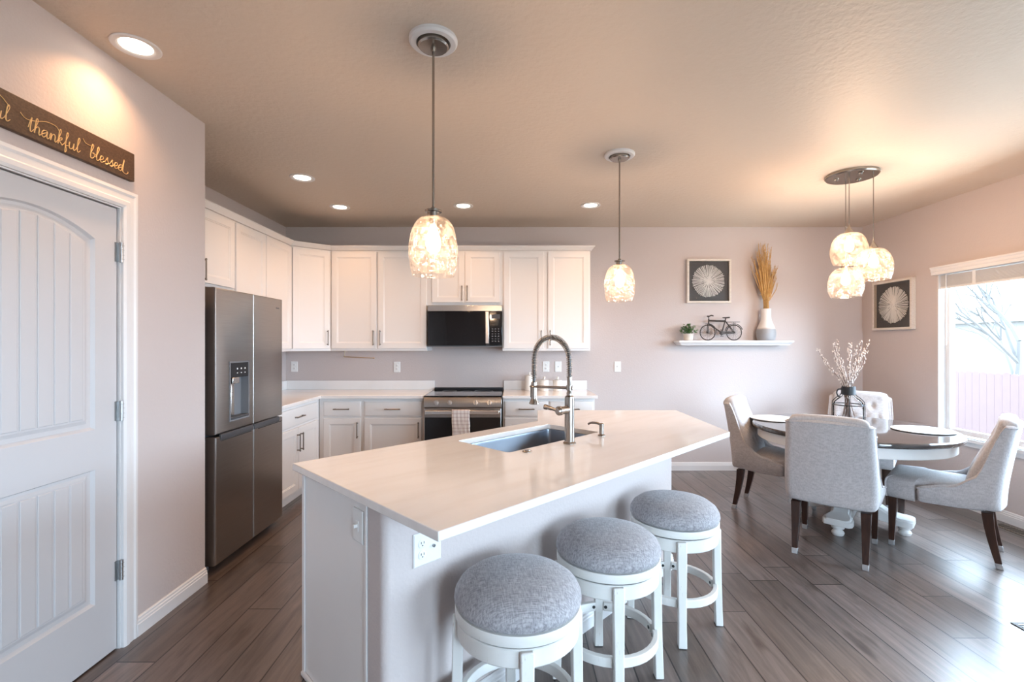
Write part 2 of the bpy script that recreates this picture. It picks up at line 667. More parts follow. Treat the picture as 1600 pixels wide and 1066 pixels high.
# left side: closet block with the pantry door, then the fridge niche wall
b = MB()
DY0, DY1, DZ = 1.412, 2.223, 2.062             # pantry door leaf
b.box(XL - .15, XD, DY1 + .016, YE, 0, ZC)
b.box(XL - .15, XD, YR, DY0 - .016, 0, ZC)
b.box(XL - .15, XD, DY0 - .016, DY1 + .016, DZ + .014, ZC)
b.box(XL - .15, XD - .12, DY0 - .016, DY1 + .016, 0, DZ + .014)
b.box(XL - .15, XL, YE, YB, 0, ZC)
tag(b.build('wall_left', 'wall'), kind='structure')
# right wall with the dining window and a patio opening out of frame
W1 = (2.20, 4.414, 0.60, 2.10)
W2 = (-2.40, -0.50, 0.02, 2.10)
b = MB()
xw = (XR, XR + .15)
b.box(*xw, W1[1], YB, 0, ZC)
b.box(*xw, W1[0], W1[1], 0, W1[2])
b.box(*xw, W1[0], W1[1], W1[3], ZC)
b.box(*xw, W2[1], W1[0], 0, ZC)
b.box(*xw, W2[0], W2[1], W2[3], ZC)
b.box(*xw, W2[0], W2[1], 0, W2[2])
b.box(*xw, YR, W2[0], 0, ZC)
tag(b.build('wall_right', 'wall'), kind='structure')
W3 = (1.95, 3.4, 0.3, 2.4)
b = MB()
yw = (YR - .15, YR)
b.box(XL, W3[0], *yw, 0, ZC)
b.box(W3[1], XR, *yw, 0, ZC)
b.box(W3[0], W3[1], *yw, 0, W3[2])
b.box(W3[0], W3[1], *yw, W3[3], ZC)
tag(b.build('wall_rear', 'wall'), kind='structure')

BB = [(0, 0), (-.016, 0), (-.016, .058), (-.013, .062), (-.013, .072), (-.009, .077), (-.009, .086), (-.004, .092), (0, .092)]


def baseboard(name, loc, rz, length):
    o = MB().extr(BB, 0, length).build(name, 'white', angle=25)
    o.location = loc
    o.rotation_euler = (0, 0, rz)
    return tag(o, kind='structure')


baseboard('baseboard_back', (0.84, YB, 0), 0, XR - 0.84)
baseboard('baseboard_right', (XR, YB, 0), -pi / 2, YB - W2[1])
baseboard('baseboard_left', (XD, 2.312, 0), pi / 2, YE - 2.312)
baseboard('baseboard_end', (XD, YE, 0), pi, 0.05)

# pantry door casing
prof = [(0, 0), (0.0, -.011), (.012, -.017), (.030, -.017), (.036, -.013), (.060, -.011), (.070, -.015), (.085, -.012), (.085, 0)]
b = MB()
e0, e1, ez = DY0 - .009, DY1 + .009, DZ + .008
loops = []
for (cy, cz, dy, dz) in ((e0, 0, -1, 0), (e0, ez, -1, 1), (e1, ez, 1, 1), (e1, 0, 1, 0)):
    loops.append([(-h + 0.0, cy + dy * w, cz + dz * w) for w, h in prof])
b.loft(loops)
o = b.build('trim_1', 'white', angle=20)
o.location = (XD, 0, 0)
tag(o, kind='structure')

# pantry door (local: x along wall, front faces -y)
d = struct('door_1', (XD - .012, DY0, 0), pi / 2, 'white arch-topped plank-panel pantry door with grey hinges')
W = DY1 - DY0


def arch_loop(x0, x1, z0, z1, rise, y, n=14):
    pts = [(x0, y, z0), (x0, y, z1)]
    for k in range(1, n):
        t = k / n
        pts.append((x0 + (x1 - x0) * t, y, z1 + rise * (1 - (2 * t - 1) ** 2)))
    pts += [(x1, y, z1), (x1, y, z0)]
    return pts


b = MB()
SX = .116
# slab: front sheet with two openings made from bands, then sunk panels


def panel(b, x0, x1, z0, z1, rise):
    b.loft([arch_loop(x0, x1, z0, z1, rise, 0), arch_loop(x0 + .012, x1 - .012, z0 + .012, z1 - .006, rise, .012),
            arch_loop(x0 + .030, x1 - .030, z0 + .030, z1 - .018, rise, .012),
            arch_loop(x0 + .045, x1 - .045, z0 + .045, z1 - .030, rise, .006),
            arch_loop(x0 + .050, x1 - .050, z0 + .050, z1 - .034, rise, .006)], cap0=False)


PX0, PX1 = SX, W - SX
panel(b, PX0, PX1, 1.048, 1.895, .075)
panel(b, PX0, PX1, .269, .870, 0.0)
# front faces around the panels
arch = arch_loop(PX0, PX1, 1.048, 1.895, .075, 0)[1:-1]


def face(b, pts):
    b.bm.faces.new([b.bm.verts.new(p) for p in pts])


face(b, [(0, 0, .008), (PX0, 0, .008), (PX0, 0, DZ), (0, 0, DZ)])
face(b, [(PX1, 0, .008), (W, 0, .008), (W, 0, DZ), (PX1, 0, DZ)])
face(b, [(PX0, 0, .008), (PX1, 0, .008), (PX1, 0, .269), (PX0, 0, .269)])
face(b, [(PX0, 0, .870), (PX1, 0, .870), (PX1, 0, 1.048), (PX0, 0, 1.048)])
for i in range(len(arch) - 1):
    a0, a1 = arch[i], arch[i + 1]
    face(b, [a0, a1, (a1[0], 0, DZ), (a0[0], 0, DZ)])
b.box(0, W, .0135, .04, .008, DZ)
b.box(0, .002, 0, .04, .008, DZ)
b.box(W - .002, W, 0, .04, .008, DZ)
b.box(0, W, 0, .04, DZ - .002, DZ)
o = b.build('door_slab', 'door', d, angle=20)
# vertical plank beads on the panels (grooves between raised planks)
b = MB()
npl = 7
px0, px1 = PX0 + .052, PX1 - .052
wv = (px1 - px0) / npl
for (z0, z1, rise) in ((1.100, 1.862, .075), (.321, .838, 0)):
    for k in range(npl):
        xa, xb = px0 + k * wv + .004, px0 + (k + 1) * wv - .004
        def top(x):
            t = (x - px0) / (px1 - px0)
            return z1 + rise * (1 - (2 * t - 1) ** 2) - .004
        b.loft([[(xa, .007, z0), (xb, .007, z0), (xb, .007, top(xb)), (xa, .007, top(xa))],
                [(xa, .004, z0), (xb, .004, z0), (xb, .004, top(xb)), (xa, .004, top(xa))],
                [(xa + .004, .002, z0 + .003), (xb - .004, .002, z0 + .003), (xb - .004, .002, top(xb - .004) - .003), (xa + .004, .002, top(xa + .004) - .003)]])
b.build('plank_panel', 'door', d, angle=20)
for z in (1.857, 1.115, .369):
    b = MB()
    b.box(W - .014, W + .001, -.0035, -.0002, z - .045, z + .045)
    b.cyl((W + .0035, -.0175, z - .047), (W + .0035, -.0175, z + .047), .0080, 12)
    b.box(W + .0005, W + .0025, -.0175, .0, z - .045, z + .045)
    for k in (-.032, -.012, .012, .032):
        b.box(W - .0048, W + .0118, -.0258, -.0170, z + k - .0008, z + k + .0008)
    b.build('hinge', 'hinge', d)
b = MB()
b.box(W + .0035, W + .0155, -.011, .105, 0, DZ + .013)
b.box(-.0155, -.0035, -.011, .105, 0, DZ + .013)
b.box(-.0035, W + .0035, -.011, .105, DZ + .003, DZ + .013)
b.build('door_jamb', 'white', d)
b = MB()
b.cyl((.06, 0, .95), (.06, -.012, .95), .033, 20)
b.cyl((.06, -.012, .95), (.06, -.045, .95), .012, 14)
b.tube(catmull([(.06, -.045, .95), (.10, -.052, .95), (.165, -.05, .948)], 5), .009, 10)
b.build('door_handle', 'hinge', d)

# windows


def window(name, y0, y1, z0, z1, axis='x', mull=(), label=None):
    """vinyl frame with glass; axis x: in the right wall, axis y: in the rear wall"""
    if axis == 'x':
        w = struct(name, (XR + .05, 0, 0), pi / 2, label)       # local x -> +Y, local -y -> +X
        s = -1
    else:
        w = struct(name, (0, YR - .05, 0), 0, label)
        s = -1
    f = MB()
    t = .045
    d0, d1 = s * .07, s * .02
    d0, d1 = min(d0, d1), max(d0, d1)
    f.box(y0, y0 + t, d0, d1, z0, z1)
    f.box(y1 - t, y1, d0, d1, z0, z1)
    f.box(y0 + t, y1 - t, d0, d1, z0, z0 + t)
    f.box(y0 + t, y1 - t, d0, d1, z1 - t, z1)
    for m_ in mull:
        f.box(m_ - .03, m_ + .03, d0 + .004, d1 - .004, z0 + t, z1 - t)
    f.build('window_frame', 'vinyl', w, bevel=.004)
    dm = (d0 + d1) / 2
    MB().box(y0 + t, y1 - t, dm - .002, dm + .002, z0 + t, z1 - t).build('window_pane', 'pane', w)
    return w


w1 = window('window_1', W1[0], W1[1] - .001, W1[2] + .012, W1[3], label='large bright dining room window looking onto a wooden fence')
w1.children[0]
b = MB()
b.box(W1[0] - .02, W1[1] - .001, .0, .098, W1[2] + .001, W1[2] + .011)
b.box(W1[0] - .02, W1[1] + .03, .052, .095, W1[2] - .018, W1[2] + .011)
b.box(W1[0] - .02, W1[1] + .015, .052, .068, W1[2] - .06, W1[2] - .018)
b.build('window_sill', 'white', w1, bevel=.003)
b = MB()
b.box(W1[1] - .010, W1[1] - .0005, -.019, .0495, W1[2] + .012, W1[3] - .0005)
b.box(W1[0], W1[1] - .010, -.019, .0495, W1[3] - .010, W1[3] - .0005)
b.build('jamb_liner', 'vinyl', w1)
window('window_2', W2[0], W2[1], W2[2], W2[3], )
window('window_3', W3[0], W3[1], W3[2], W3[3], 'y')

# blind above the dining window
t = thing('window_blind', 'white slatted blind raised to the top of the dining window', 'blind', (XR, 0, 0), pi / 2)
b = MB()
vp = [(.006, 2.060), (.072, 2.060), (.072, 2.085), (.078, 2.092), (.078, 2.112), (.086, 2.120), (.086, 2.132), (.006, 2.132)]
b.extr(vp, W1[0] - .03, W1[1] - .012)
b.build('valance', 'white', t, angle=20)
b = MB()
for k in range(17):
    z = 1.952 + k * .0062
    b.box(W1[0] + .01, W1[1] - .025, -.046, -.002, z, z + .0042)
b.box(W1[0] + .01, W1[1] - .025, -.046, -.002, 1.934, 1.951)
b.build('slat_stack', 'blind', t, bevel=.001)
for y in (2.6, 3.3, 4.05):
    MB().box(y, y + .03, -.0015, .001, 1.935, 2.06).build('ladder_tape', 'blind', t)
b = MB()
b.cyl((4.315, .012, 2.06), (4.315, .012, 1.42), .0045, 8)
b.build('wand', 'blind', t)

# ------------------------------------------------------------------ recessed lights and pendants


def can_light(x, y, label):
    t = thing('recessed_light', label, 'ceiling light', (x, y, ZC), 0, 'recessed ceiling lights')
    MB().lathe([(.094, 0.0), (.094, -.004), (.090, -.007), (.074, -.007), (.066, -.003), (.062, -.001)], 40, cap0=False, cap1=False).build('trim_ring', 'white', t)
    MB().lathe([(.064, -.0005), (.001, -.0005)], 32, cap0=False).build('diffuser', 'can_glow', t)
    lamp('AREA', P_CAN, WARM_CAN, t, (0, 0, -.009), 'can_bulb', .11, radians(125))
    return t


can_light(-1.665, 2.10, 'large lit recessed light beside the closet wall, nearest the viewer')
can_light(-1.665, 3.76, 'recessed light over the refrigerator front, second of the left row')
can_light(-1.662, 4.57, 'recessed light before the corner cabinet, farthest of the left row')
can_light(-.470, 4.53, 'recessed light in front of the cabinet left of the microwave')
can_light(.740, 4.51, 'recessed light in front of the right end of the upper cabinets')


def glass_shade(parent, prof, z0, seed):
    rnd = random.Random(seed)
    n = 40
    ph = [rnd.uniform(0, 6.28) for _ in range(6)]
    loops = []
    full = catmull([(r, 0, z) for r, z in prof], 5)
    for p in full:
        lp = []
        for i in range(n):
            a = 2 * pi * i / n
            w = 1 + .009 * sin(3 * a + ph[0] + p.z * 30) + .008 * sin(5 * a + ph[1] - p.z * 45) + .005 * sin(8 * a + ph[2] + p.z * 70)
            lp.append((p.x * w * cos(a), p.x * w * sin(a), z0 + p.z))
        loops.append(lp)
    b = MB()
    b.loft(loops, cap0=False, cap1=False)
    o = b.build('glass_shade', 'shade', parent, angle=180)
    return o


def bulb(parent, x, y, ztop, h=.10, power=None):
    b = MB()
    b.lathe([(.012, 0), (.016, -.012), (.030, -h * .45), (.034, -h * .65), (.028, -h * .88), (.012, -h * .99), (0, -h)], 20, (x, y, ztop))
    o = b.build('bulb', 'bulb', parent)
    lamp('POINT', P_PEND if power is None else power, WARM, parent, (x, y, ztop - h * .6), 'bulb_light', .028)
    return o


PROF = [(.046, .252), (.070, .236), (.090, .200), (.102, .150), (.105, .100), (.100, .045), (.089, .0)]


def pendant(x, y, label, seed):
    t = thing('pendant_light', label, 'pendant light', (x, y, ZC), 0, 'pendants over the island')
    MB().lathe([(.104, 0), (.104, -.012), (.096, -.020), (.074, -.020), (.066, -.010), (.064, -.002)], 48, cap0=False, cap1=False).build('ceiling_trim', 'white', t)
    b = MB()
    b.lathe([(.066, -.003), (.066, -.030), (.060, -.036), (.012, -.038), (.010, -.055), (.0, -.055)], 40)
    b.build('canopy', 'nickel', t)
    zs = 1.722 - ZC
    MB().cyl((0, 0, -.054), (0, 0, zs + .278), .0055, 12).build('rod', 'nickel', t)
    b = MB()
    b.lathe([(.010, .296), (.012, .286), (.036, .284), (.036, .276), (.026, .274), (.026, .250), (.044, .249), (.044, .246), (.018, .244), (.016, .225), (0, .225)], 32, (0, 0, zs))
    b.build('socket_cap', 'nickel', t)
    glass_shade(t, PROF, zs, seed)
    bulb(t, 0, 0, zs + .222, .125)
    return t


pendant(-.343, 2.054, 'glass pendant hanging in front of the upper cabinets, the nearer of two', 1)
pendant(.742, 3.296, 'glass pendant hanging before the plain wall right of the cabinets', 2)

PT = (2.635, 3.69)
t = thing('pendant_cluster', 'three-shade glass cluster pendant on a round nickel plate above the dining table', 'pendant light', (*PT, ZC))
b = MB()
b.lathe([(.178, 0), (.178, -.016), (.170, -.024), (.02, -.027), (0, -.027)], 48)
for a in (.5, 2.6, 4.7):
    b.lathe([(.02, -.026), (.016, -.036), (.004, -.040), (0, -.040)], 16, (.10 * cos(a), .10 * sin(a), 0))
b.build('canopy', 'nickel', t)
PR3 = [(.034, .236), (.066, .228), (.098, .196), (.118, .145), (.124, .095), (.118, .045), (.103, .0)]
for k, (x, y, z) in enumerate(((2.565, 3.62, 2.035), (2.735, 3.60, 1.912), (2.665, 3.80, 1.800))):
    lx, ly = x - PT[0], y - PT[1]
    zs = z - ZC
    b = MB()
    b.cyl((lx, ly, -.02), (lx, ly, zs + .27), .0032, 8)
    b.build('cord', 'nickel', t)
    b = MB()
    b.lathe([(.004, .300), (.010, .280), (.022, .258), (.030, .246), (.034, .232), (.016, .230), (.014, .212), (0, .212)], 24, (lx, ly, zs))
    b.build('socket_cap', 'nickel', t)
    g = glass_shade(t, PR3, zs, 11 + k)
    g.location = (lx, ly, 0)
    bulb(t, lx, ly, zs + .208, .115, P_TRIO)

# ------------------------------------------------------------------ cabinets


def shaker(b, x0, x1, z0, z1, y=-.02, th=.02, fr=.058):
    """door/drawer front: raised frame, small bead, sunk panel; front faces -y"""
    b.nested([(x0, x1, z0, z1, y + th), (x0, x1, z0, z1, y + .003), (x0 + .003, x1 - .003, z0 + .003, z1 - .003, y),
              (x0 + fr, x1 - fr, z0 + fr, z1 - fr, y), (x0 + fr + .003, x1 - fr - .003, z0 + fr + .003, z1 - fr - .003, y + .004),
              (x0 + fr + .009, x1 - fr - .009, z0 + fr + .009, z1 - fr - .009, y + .005),
              (x0 + fr + .012, x1 - fr - .012, z0 + fr + .012, z1 - fr - .012, y + .009)])
    return b


def slab_front(b, x0, x1, z0, z1, y=-.02, th=.02):
    b.nested([(x0, x1, z0, z1, y + th), (x0, x1, z0, z1, y + .006), (x0 + .006, x1 - .006, z0 + .006, z1 - .006, y + .002),
              (x0 + .014, x1 - .014, z0 + .014, z1 - .014, y)])
    return b


def pull(parent, x, z, vertical=True, ln=.135, y=-.02):
    b = MB()
    h = ln / 2
    if vertical:
        b.tube([(x, y - .028, z - h - .012), (x, y - .028, z + h + .012)], .0052, 10)
        for s in (-1, 1):
            b.cyl((x, y, z + s * h), (x, y - .028, z + s * h), .0055, 10)
            b.lathe([(.007, -.004), (.007, .004)], 10, (x, y - .028, z + s * (h + .004)))
    else:
        b.tube([(x - h - .012, y - .028, z), (x + h + .012, y - .028, z)], .0052, 10)
        for s in (-1, 1):
            b.cyl((x + s * h, y, z), (x + s * h, y - .028, z), .0055, 10)
    return b.build('handle', 'bronze', parent)


def cabinet(name, label, cat, loc, rz, w, dep, z0, z1, doors=(), drawers=(), toe=False, group=None):
    t = thing(name, label, cat, loc, rz, group)
    b = MB()
    zb = z0
    if toe:
        b.box(0, w, .07, dep, 0, .102)
        zb = .102
    b.box(0, w, 0, dep, zb, z1)
    b.build('carcass', 'cab', t, bevel=.002)
    for (x0, x1, a, c, hx, hz) in doors:
        dd = shaker(MB(), x0, x1, a, c, -.0205).build('door', 'cab', t, angle=20)
        if hx is not None:
            pull(dd, hx, hz)
    for (x0, x1, a, c) in drawers:
        dd = slab_front(MB(), x0, x1, a, c, -.0205).build('drawer', 'cab', t, angle=20)
        pull(dd, (x0 + x1) / 2, (a + c) / 2, False)
    return t


UD = .326                # upper depth
YU = YB - UD - .002      # upper face plane
UZ0, UZ1 = 1.352, 2.415
FD0, FD1 = 1.378, 2.398  # door bottom / top
g = 'white wall cabinets'
# left wall run (local x -> +Y, front -> +X)
XU = XL + UD + .002
cabinet('wall_cabinet', 'short white wall cabinet above the refrigerator', 'cabinet', (XU, 2.865, 0), pi / 2, .929, UD, 1.845, UZ1,
        [(.012, .458, 1.868, FD1, .430, 1.96), (0.472, .917, 1.868, FD1, .520, 1.96)], group=g)
cabinet('wall_cabinet', 'white two-door wall cabinet between refrigerator and corner cabinet', 'cabinet', (XU, 3.795, 0), pi / 2, .974, UD, UZ0, UZ1,
        [(.010, .464, FD0, FD1, .437, 1.49), (.478, .962, FD0, FD1, .505, 1.49)], group=g)
# diagonal corner
A = Vector((XU, 4.770))
B = Vector((-1.926, YU))
dl = (B - A).length
ang = math.atan2(B.y - A.y, B.x - A.x)
t = thing('corner_wall_cabinet', 'white diagonal corner wall cabinet with a single door', 'cabinet', (A.x, A.y, 0), ang, g)
inv = Matrix.Rotation(-ang, 3, 'Z')


def tl(x, y):
    v = inv @ Vector((x - A.x, y - A.y, 0))
    return (v.x, v.y)


poly = [tl(A.x + .0015, A.y + .001), tl(B.x - .001, B.y + .0015), tl(B.x - .001, YB - .002), tl(XL + .002, YB - .002), tl(XL + .002, A.y + .001)]
MB().prism(poly, UZ0, UZ1).build('carcass', 'cab', t, bevel=.002)
dd = shaker(MB(), .016, dl - .016, FD0, FD1, -.0205).build('door', 'cab', t, angle=20)
pull(dd, dl - .045, 1.49)
# back wall run
xb0 = B.x + .001
cabinet('wall_cabinet', 'white two-door wall cabinet left of the microwave', 'cabinet', (xb0, YU, 0), 0, -.906 - xb0, UD, UZ0, UZ1,
        [(.012, .487, FD0, FD1, .459, 1.49), (.502, 1.000 - (xb0 + 1.909), FD0, FD1, .530, 1.49)], group=g)
cabinet('wall_cabinet', 'short white wall cabinet above the microwave', 'cabinet', (-.905, YU, 0), 0, .796, UD, 1.835, UZ1,
        [(.052, .396, 1.862, FD1, .372, 1.96), (.402, .770, 1.862, FD1, .428, 1.96)], group=g)
cabinet('wall_cabinet', 'white two-door wall cabinet right of the microwave, behind the faucet', 'cabinet', (-.108, YU, 0), 0, .930, UD, UZ0, UZ1,
        [(.014, .438, FD0, FD1, .412, 1.49), (.480, .916, FD0, FD1, .506, 1.49)], group=g)

# crown moulding along the tops
CP = [(0.0, 0), (-.010, .0), (-.014, .006), (-.018, .012), (-.040, .034), (-.046, .036), (-.046, .044), (0, .044)]
path = [(XU, 2.866), (A.x, A.y), (B.x, B.y), (.822, YU), (.822, YB - .003)]
b = MB()
loops = []
for i, p in enumerate(path):
    p = Vector(p)
    dirs = []
    if i > 0:
        dirs.append((p - Vector(path[i - 1])).normalized())
    if i < len(path) - 1:
        dirs.append((Vector(path[i + 1]) - p).normalized())
    nn = [Vector((d_.y, -d_.x)) for d_ in dirs]      # outward (right-hand side of travel)
    n_ = sum(nn, Vector((0, 0)))
    n_.normalize()
    n_ = n_ / max(.3, n_.dot(nn[0]))
    loops.append([(p.x + n_.x * (-u), p.y + n_.y * (-u), UZ1 + .0015 + v) for u, v in CP])
b.loft(loops)
tag(b.build('crown_molding', 'cab', angle=20), 'white crown moulding running along the tops of all wall cabinets', 'molding')

# base cabinets
YF = 4.75
g = 'white base cabinets'
cabinet('base_cabinet', 'white base cabinet beside the refrigerator, drawer over two doors', 'cabinet', (-1.935, 3.800, 0), pi / 2, .947, .620, 0, .882,
        [(.018, .448, .125, .680, .420, .55), (.456, .880, .125, .680, .484, .55)], [(.018, .880, .700, .855)], True, g)
cabinet('base_cabinet', 'white base cabinet in the back left corner, one drawer over one door', 'cabinet', (-1.933, YF, 0), 0, .436, .608, 0, .882,
        [(.048, .418, .125, .684, .390, .57)], [(.048, .418, .704, .852)], True, g)
cabinet('base_cabinet', 'white base cabinet just left of the range, one drawer over one door', 'cabinet', (-1.496, YF, 0), 0, .614, .608, 0, .882,
        [(.020, .588, .125, .684, .560, .57)], [(.020, .588, .704, .852)], True, g)
cabinet('base_cabinet', 'white base cabinet right of the range, partly behind the island', 'cabinet', (-.098, YF, 0), 0, .918, .608, 0, .882,
        [(.020, .450, .125, .684, .42, .57), (.470, .898, .125, .684, .50, .57)], [(.020, .450, .704, .852), (.470, .898, .704, .852)], True, g)

CT0, CT1 = .884, .914
t = thing('countertop', 'white quartz L-shaped countertop left of the range with low backsplash', 'countertop', (0, 0, 0))
MB().prism([(XL + .003, 3.798), (-1.900, 3.798), (-1.900, 4.700), (-.880, 4.700), (-.880, YB - .003), (XL + .003, YB - .003)], CT0, CT1).build('slab', 'quartz', t, bevel=.003)
b = MB()
b.box(XL + .003, XL + .022, 3.800, YB - .004, CT1, 1.014)
b.box(XL + .0225, -.878, YB - .022, YB - .004, CT1, 1.014)
b.build('backsplash', 'quartz', t, bevel=.002)
t = thing('countertop', 'short white quartz countertop right of the range holding the canisters', 'countertop', (0, 0, 0))
MB().prism([(-.100, 4.700), (.842, 4.700), (.842, YB - .003), (-.100, YB - .003)], CT0, CT1).build('slab', 'quartz', t, bevel=.003)
MB().box(-.100, .835, YB - .022, YB - .004, CT1, 1.014).build('backsplash', 'quartz', t, bevel=.002)

# ------------------------------------------------------------------ refrigerator
t = thing('refrigerator', 'stainless steel four-door refrigerator with water dispenser', 'refrigerator', (-1.835, 2.932, 0), pi / 2)
FW = .856
MB().box(.006, FW - .006, .075, .690, .045, 1.755).build('body', 'dark_gray', t, bevel=.004)
for x in (.05, FW - .05):
    for y in (.10, .60):
        MB().cyl((x, y, 0), (x, y, .046), .022, 14).build('foot', 'mid_gray', t)
h = FW / 2
dx0, dx1, dz0, dz1 = .150, .364, .930, 1.305
b = MB()
e = .012
b.nested([(0, h - .002, .862, 1.780, .068), (0, h - .002, .862, 1.780, e), (.004, h - .003, .865, 1.777, .003), (.012, h - .005, .870, 1.772, 0),
          (dx0, dx1, dz0, dz1, 0), (dx0, dx1, dz0, dz1, .052)])
ul = b.build('upper_door', 'steel', t, angle=25)
b = MB()
b.nested([(h + .002, FW, .862, 1.780, .068), (h + .002, FW, .862, 1.780, e), (h + .003, FW - .004, .865, 1.777, .003), (h + .005, FW - .012, .870, 1.772, 0)])
ur = b.build('upper_door', 'steel', t, angle=25)
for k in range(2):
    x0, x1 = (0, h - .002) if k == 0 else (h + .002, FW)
    b = MB()
    b.nested([(x0, x1, .052, .850, .068), (x0, x1, .052, .850, e), (x0 + .004, x1 - .003, .055, .846, .003), (x0 + .010, x1 - .006, .060, .842, 0)])
    ld = b.build('lower_door', 'steel', t, angle=25)
    b = MB()
    if k == 0:
        b.extr([(.010, .862), (-.004, .858), (-.006, .846), (-.004, .824), (.0, .820), (.010, .820)], x0 + .05, x1 - .006)
    else:
        b.extr([(.010, .862), (-.004, .858), (-.006, .846), (-.004, .824), (.0, .820), (.010, .820)], x0 + .006, x1 - .06)
    b.build('handle', 'dark_gray', ld, bevel=.002)
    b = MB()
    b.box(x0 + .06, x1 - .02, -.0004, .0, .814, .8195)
    b.build('grip_shadow_strip', 'slot', ld)  # thin dark strip on the door face, painted shadow below the grip
for x0 in (0, FW - .12):
    MB().box(x0, x0 + .12, .072, .20, 1.756, 1.776).build('hinge_cover', 'mid_gray', t, bevel=.003)
# dispenser
b = MB()
b.nested([(dx0 - .008, dx1 + .008, dz0 - .008, dz1 + .008, .0), (dx0 - .008, dx1 + .008, dz0 - .008, dz1 + .008, -.004),
          (dx0 + .002, dx1 - .002, dz0 + .002, dz1 - .002, -.004), (dx0 + .004, dx1 - .004, dz0 + .004, dz1 - .004, .048)], cap0=False)
dp = b.build('dispenser', 'mid_gray', t, angle=25)
MB().box(dx0 + .003, dx1 - .003, -.002, .010, 1.205, dz1 - .003).build('control_panel', 'black_glass', dp, bevel=.002)
for i in range(3):
    for j in range(2):
        x = dx0 + .075 + i * .045
        z = 1.232 + j * .026
        MB().box(x, x + .012, -.0026, -.002, z, z + (.010 if j else .005)).build('panel_icon', 'plastic', dp)
MB().box(dx0 + .022, dx0 + .100, -.006, .040, 1.165, 1.206).build('spout', 'steel_lt', dp, bevel=.004)
MB().box(dx0 + .050, dx0 + .085, .020, .040, .955, 1.164).build('paddle', 'steel_lt', dp, bevel=.004)
MB().box(dx0 + .004, dx1 - .004, -.008, .046, dz0 + .004, dz0 + .018).build('drip_tray', 'dark_gray', dp, bevel=.002)
b = MB()   # small maker's mark on the right door, unreadable at this size
for i, (dx, w_) in enumerate(((0, .014), (.018, .006), (.028, .010), (.042, .006))):
    b.box(.752 + dx, .752 + dx + w_, -.0012, 0, 1.700, 1.712 if i % 2 == 0 else 1.708)
b.build('emblem', 'mid_gray', ur)

# ------------------------------------------------------------------ range
RX0, RX1 = -.872, -.108
t = thing('range', 'stainless electric range with black glass oven door', 'oven', (RX0, 4.66, 0))
RW = RX1 - RX0
MB().box(.003, RW - .003, .05, .670, .03, .900).build('body', 'dark_gray', t)
b = MB()
b.box(0, RW, .015, .668, .901, .916)
b.build('cooktop', 'black_glass', t, bevel=.003)
MB().box(.0, RW, .640, .690, .9165, .938).build('rear_vent', 'black', t, bevel=.003)
MB().extr([(.048, .801), (-.010, .801), (-.012, .812), (.004, .890), (.010, .900), (.048, .900)], 0, RW).build('control_panel', 'steel', t, bevel=.002)
for x in (.125, .255, .510, .645):
    b = MB()
    n0 = Vector((0, -.98, .19)).normalized()
    c0 = Vector((x, -.004, .850))
    b.cyl(c0, c0 + n0 * .010, .024, 20)
    b.cyl(c0 + n0 * .010, c0 + n0 * .030, .019, 20, .017)
    b.box(x - .004, x + .004, -.0405, -.030, .838, .874)
    b.build('knob', 'steel_lt', t)
od = MB().box(.004, RW - .004, .0, .048, .220, .796).build('oven_door', 'steel', t, bevel=.004)
MB().box(.010, RW - .010, -.004, -.0005, .235, .705).build('glass', 'black_glass', od, bevel=.002)
b = MB()
b.box(.020, RW - .020, -.058, -.040, .738, .780)
b.box(.035, .060, -.040, -.0005, .748, .772)
b.box(RW - .060, RW - .035, -.040, -.0005, .748, .772)
b.build('handle', 'steel_lt', od, bevel=.006)
MB().box(.004, RW - .004, .0, .048, .040, .212).build('drawer', 'steel', t, bevel=.004)
b = MB()
for (x, y, r) in ((.19, .20, .10), (.56, .20, .085), (.19, .48, .075), (.56, .48, .10), (.38, .42, .06)):
    b.tube([(x + r * cos(a * pi / 18), y + r * sin(a * pi / 18), .9162) for a in range(36)], .0012, 4, closed=True)
b.build('burner_ring', 'mid_gray', t)

# towel over the oven handle
t0x, t0w = -.590, .172
b = MB()
n, sec = 18, []
prof = [(-.0635, .455), (-.0635, .60), (-.0635, .74), (-.0640, .775), (-.060, .7850), (-.049, .7870), (-.0385, .7840), (-.0350, .774), (-.0350, .70), (-.0350, .62)]
prof = [Vector((0, a, c)) for a, c in prof]
pr = catmull(prof, 4)
th = .004
loops = []
for i in range(n + 1):
    u = i / n
    rows_o, rows_i = [], []
    for p in pr:
        wv = .0045 * sin(u * 13 + p.z * 9) * min(1, max(0, (.78 - p.z) / .2))
        s = -1 if p.y < -.05 else 1
        rows_o.append((u * t0w + (0.006 * sin(p.z * 14) if p.z < .7 else 0), p.y + (-abs(wv) if s < 0 else abs(wv) * .3), p.z))
        rows_i.append(None)
    loops.append(rows_o)
b.loft(loops, cap0=False, cap1=False, closed=False)
o = b.build('dish_towel', 'towel', angle=180)
sm = o.modifiers.new('solid', 'SOLIDIFY')
sm.thickness = .003
sm.offset = 0
o.location = (t0x, 4.66, 0)
tag(o, 'pale plaid dish towel draped over the oven door handle', 'towel')

